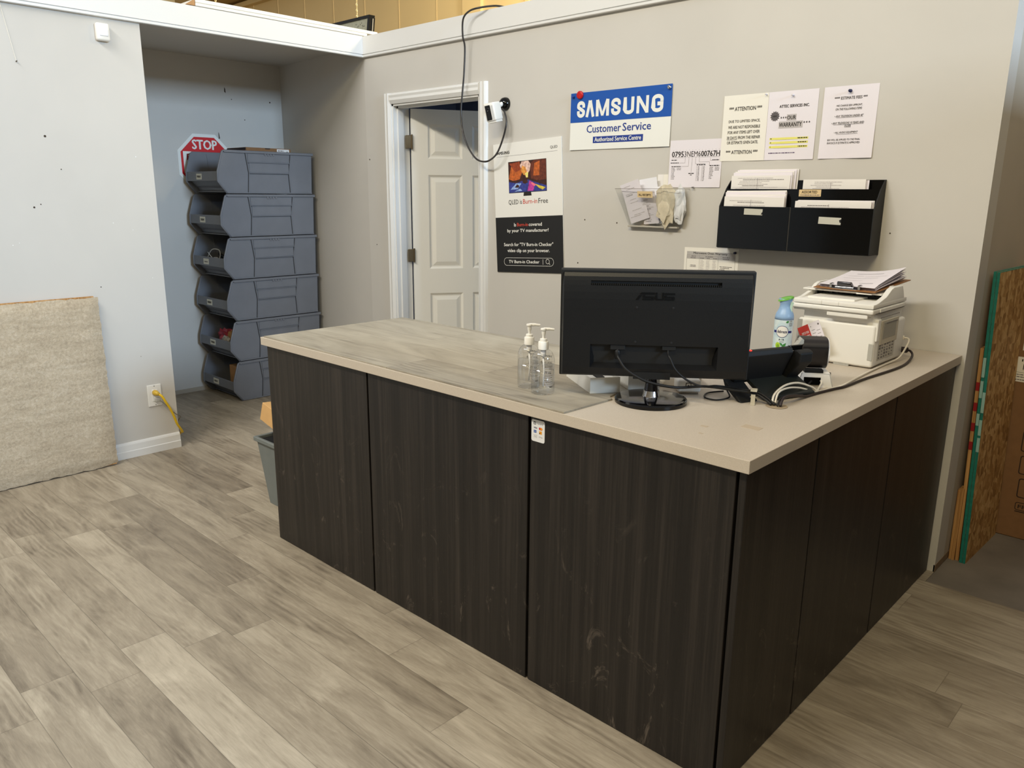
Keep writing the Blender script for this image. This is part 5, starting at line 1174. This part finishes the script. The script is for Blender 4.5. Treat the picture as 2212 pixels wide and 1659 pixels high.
# carpet covered board leaning on the left wall
cb_ = thing('carpet_board', 'beige carpet covered board leaning against the left wall', 'carpet board', (XL+.05, -2.6, 0))
def CX(z): return XL+.095-.056*z/.94
q = MB(); NY, NZ = 70, 50; y0, y1 = -3.40, -1.832; vs = []
random.seed(15)
for j in range(NZ+1):
    for i in range(NY+1):
        z = .006+.935*j/NZ; y = y0+(y1-y0-.012*(1-j/NZ)*0)*i/NY-(.0+.014*(1-z/.94))*(i/NY)
        ed = min(j, NZ-j, (NY-i)*1.3, 3)/3
        rr = random.uniform(-.0022, .0022)
        z2 = z+(random.uniform(-.004, .003) if j in (0, NZ) else 0); y2 = y+(random.uniform(-.003, .003) if i == NY else 0)
        if j == 0 and i > NY-3: z2 += .010*(i-NY+3)/3
        vs.append((CX(z)-.012*(1-ed)+rr, y2, max(.001, z2)))
q.add(vs, [(j*(NY+1)+i, j*(NY+1)+i+1, (j+1)*(NY+1)+i+1, (j+1)*(NY+1)+i) for j in range(NZ) for i in range(NY)])
q.build('carpet_face', M_carpet, cb_, True)
q = MB(); q.prism([(CX(.004)-.014, y0, .008), (CX(.945)-.014, y0, .946), (CX(.945)-.030, y0, .946), (CX(.004)-.030, y0, .008)], (0, y1-.020-y0, 0)); q.build('wood_backing', M_pine, cb_)

# things on top of the partition walls
q = MB(); q.bbox(-3.25, -2.508, -1.144, .02, 2.503, 2.520, .002, 1); q.bbox(-3.25, -2.507, -1.144, .105, 2.5205, 2.541, .003, 2)
tag(q.build('white_board', mat('white_melamine_board', (240, 236, 226), .4)), 'long white board lying on top of the white header over the alcove', 'board')
q = MB(); q.prism([(XL+.0, -1.196, 2.5035), (XL+.0, -1.147, 2.5035), (XL+.0, -1.147, 2.537)], (.02, 0, 0)); tag(q.build('cardboard_wedge', M_card), 'small cardboard wedge at the left end of the white board', 'cardboard')
tv = thing('old_television', 'old black framed grey flat television leaning above the alcove corner', 'television', (-3.0, .07, 2.5425))
q = MB(); q.prism([(-3.30, .060, 2.5425), (-3.30, .075, 2.640), (-3.30, .092, 2.640), (-3.30, .077, 2.5425)], (.74, 0, 0)); q.build('back_sheet', mat('grey_metal_sheet', (150, 150, 134), .5, noise=.12, nscale=60), tv)
q = MB(); q.prism([(-3.31, .066, 2.632), (-3.31, .068, 2.650), (-3.31, .115, 2.650), (-3.31, .113, 2.632)], (.765, 0, 0)); q.prism([(-2.562, .055, 2.5425), (-2.562, .067, 2.634), (-2.562, .114, 2.634), (-2.562, .102, 2.5425)], (.020, 0, 0)); q.build('frame', M_blkg, tv)
q = MB(); q.prism([(-2.541, .080, 2.5425), (-2.541, .090, 2.628), (-2.541, .098, 2.628), (-2.541, .088, 2.5425)], (.004, 0, 0)); q.build('edge_strip', M_chrome, tv)
random.seed(3); q = MB()
for i in range(14):
    x = -2.70+random.uniform(0, .10); z = 2.555+random.uniform(0, .06); y = .060+(z-2.5425)*.15-.0012; q.box(x, x+.004, y, y+.001, z, z+.004)
q.build('vent_holes', M_hole, tv)
def chain(x, y, z0, z1, lab):
    q = MB(); z = z0; k = 0
    while z < z1:
        pts = [(x+(.005*math.cos(a*PI/5) if k % 2 else 0), y+(.005*math.cos(a*PI/5) if not k % 2 else 0), z+.012*math.sin(a*PI/5)) for a in range(11)]
        q.tube(pts, .0022, 5, 0, 0, False); z += .019; k += 1
    tag(q.build('hanging_chain', mat('brassy_chain', (226, 200, 140), .35, metal=.4)), lab, 'chain')
chain(-3.0, .30, 2.47, 4.59, 'brassy chain hanging beside the flat panel above the alcove')
chain(-3.3, -.62, 2.545, 4.59, 'brassy chain hanging at the left above the white board')

# right hand side: sheets, lumber and cartons
def leaning(x0, x1, thick, y0, y1, h):
    """sheet standing on the concrete at x0 and leaning over to x1 at height h"""
    return [(x0, y0, -.0028), (x1, y0, h), (x1+thick, y0, h), (x0+thick, y0, -.0028)]
def osb_sheet(x0, x1, th, y0, y1, h, lab):
    t = thing('osb_sheet', lab, 'board', (x0+th/2, (y0+y1)/2, -.003))
    p = leaning(x0, x1, th, y0, y1, h)
    q = MB(); q.prism([(a, b+.001, c-.0005*(c > 0)) for a, b, c in p], (.016, y1-y0-.002, 0)); q.build('board', M_osb, t)
    q = MB(); q.prism(p, (0, .0015, 0)); q.prism([(x1, y0+.002, h-.0006), (x1+th, y0+.002, h-.0006), (x1+th, y0+.002, h+.0008), (x1, y0+.002, h+.0008)], (.016, y1-y0-.004, 0)); q.build('painted_edge', M_teal, t)
    return t, p
oa, pa = osb_sheet(1.3105, 1.274, .0108, .177, .612, 1.2205, 'teal edged strand board sheet leaning nearer the cream side wall')
ob, pb = osb_sheet(1.3225, 1.286, .0108, .177, .615, 1.2185, 'teal edged strand board sheet showing its face, outermost of the two')
def tapes(par, p, zs):
    for z, l in zs:
        q = MB()
        f = lambda zz: p[0][0]+(p[1][0]-p[0][0])*zz/1.22
        q.prism([(f(z), .1755, z), (f(z)+.0108, .1755, z), (f(z+l)+.0108, .1755, z+l), (f(z+l), .1755, z+l)], (0, -.0006, 0)); q.build('edge_tape', M_tape, par)
tapes(oa, pa, ((.80, .08), (.715, .07), (.60, .05))); tapes(ob, pb, ((.655, .085), (.56, .065), (.49, .06)))
q = MB(); p = [(1.291, .19, -.0028), (1.2655, .19, .915), (1.2785, .19, .915), (1.304, .19, -.0028)]
q.prism(p, (0, .09, 0))
f = lambda zz: 1.291-.0255*zz/.915
for z in (.74, .655, .57, .49): q.prism([(f(z), .1896, z), (f(z)+.013, .1896, z), (f(z+.035)+.013, .1896, z+.035), (f(z+.035), .1896, z+.035)], (0, -.0006, 0), 1)
tag(q.build('lumber_strip', [M_pine, M_redp]), 'tall raw wood strip with red marks behind the teal edged sheets', 'lumber')
q = MB(); q.prism([(1.2665, .185, -.0028), (1.2640, .185, .31), (1.2745, .185, .31), (1.2770, .185, -.0028)], (0, .07, 0)); tag(q.build('lumber_strip', M_pine), 'short raw wood strip at the foot of the cream side wall, nearest it', 'lumber')
q = MB(); q.prism([(1.2785, .18, -.0028), (1.2760, .18, .32), (1.2870, .18, .32), (1.2895, .18, -.0028)], (0, .008, 0)); tag(q.build('lumber_strip', M_pine), 'short raw wood strip between nearest strip and the tall red marked one', 'lumber')
cx = thing('large_carton', 'large brown carton standing behind the strand board at the right edge', 'box', (1.72, .93, -.003))
q = MB(); q.bbox(1.275, 2.16, .625, 1.25, -.0028, 1.20, .004, 1); q.build('carton_body', M_cardD, cx)
s = Sheet((1.275, .6246, 0), (1, 0, 0), (0, 0, 1))
def fr(x0, x1, z0, z1, t=.004):
    o, n_ = rrect(x1-x0, z1-z0, .010, x0, z0), rrect(x1-x0-2*t, z1-z0-2*t, .007, x0+t, z0+t)
    for i in range(len(o)):
        j = (i+1) % len(o); s.poly([o[i], o[j], n_[j], n_[i]], 0, .0006)
fr(.114, .20, .405, .50); fr(.119, .205, .300, .386); fr(.127, .213, .191, .281); fr(.128, .26, .131, .169, .003)
s.text('FRO', .140, .141, .017, .060, 0, .02); s.rect(.130, .26, .123, .127, 0)
s.poly([(.14, .43), (.16, .47), (.18, .43)], 0); s.poly([(.15, .32), (.19, .35), (.15, .36)], 0)
s.mb.build('printed_markings', [mat('dark_brown_print', (48, 34, 26), .7)], cx); s = Sheet((1.275, .6246, 0), (1, 0, 0), (0, 0, 1))
s.rect(.036, .30, .715, .826, 1, .0005); s.rect(.060, .30, .855, .93, 1, .0005); random.seed(4)
s.text('1', .064, .806, .010, .004, 0, .02)
for k in range(10): s.rect(.072+k*.006, .075+k*.006, .770, .795, 0, .0009)
s.line(.04, .757, .30, .757, .0012, 0, .0009)
for b in (.745, .735, .722): s.scribble(.046, b, .06, .004, 2)
s.mb.build('shipping_label', [MATS['dark_brown_print'], M_paper2, M_ink2], cx)
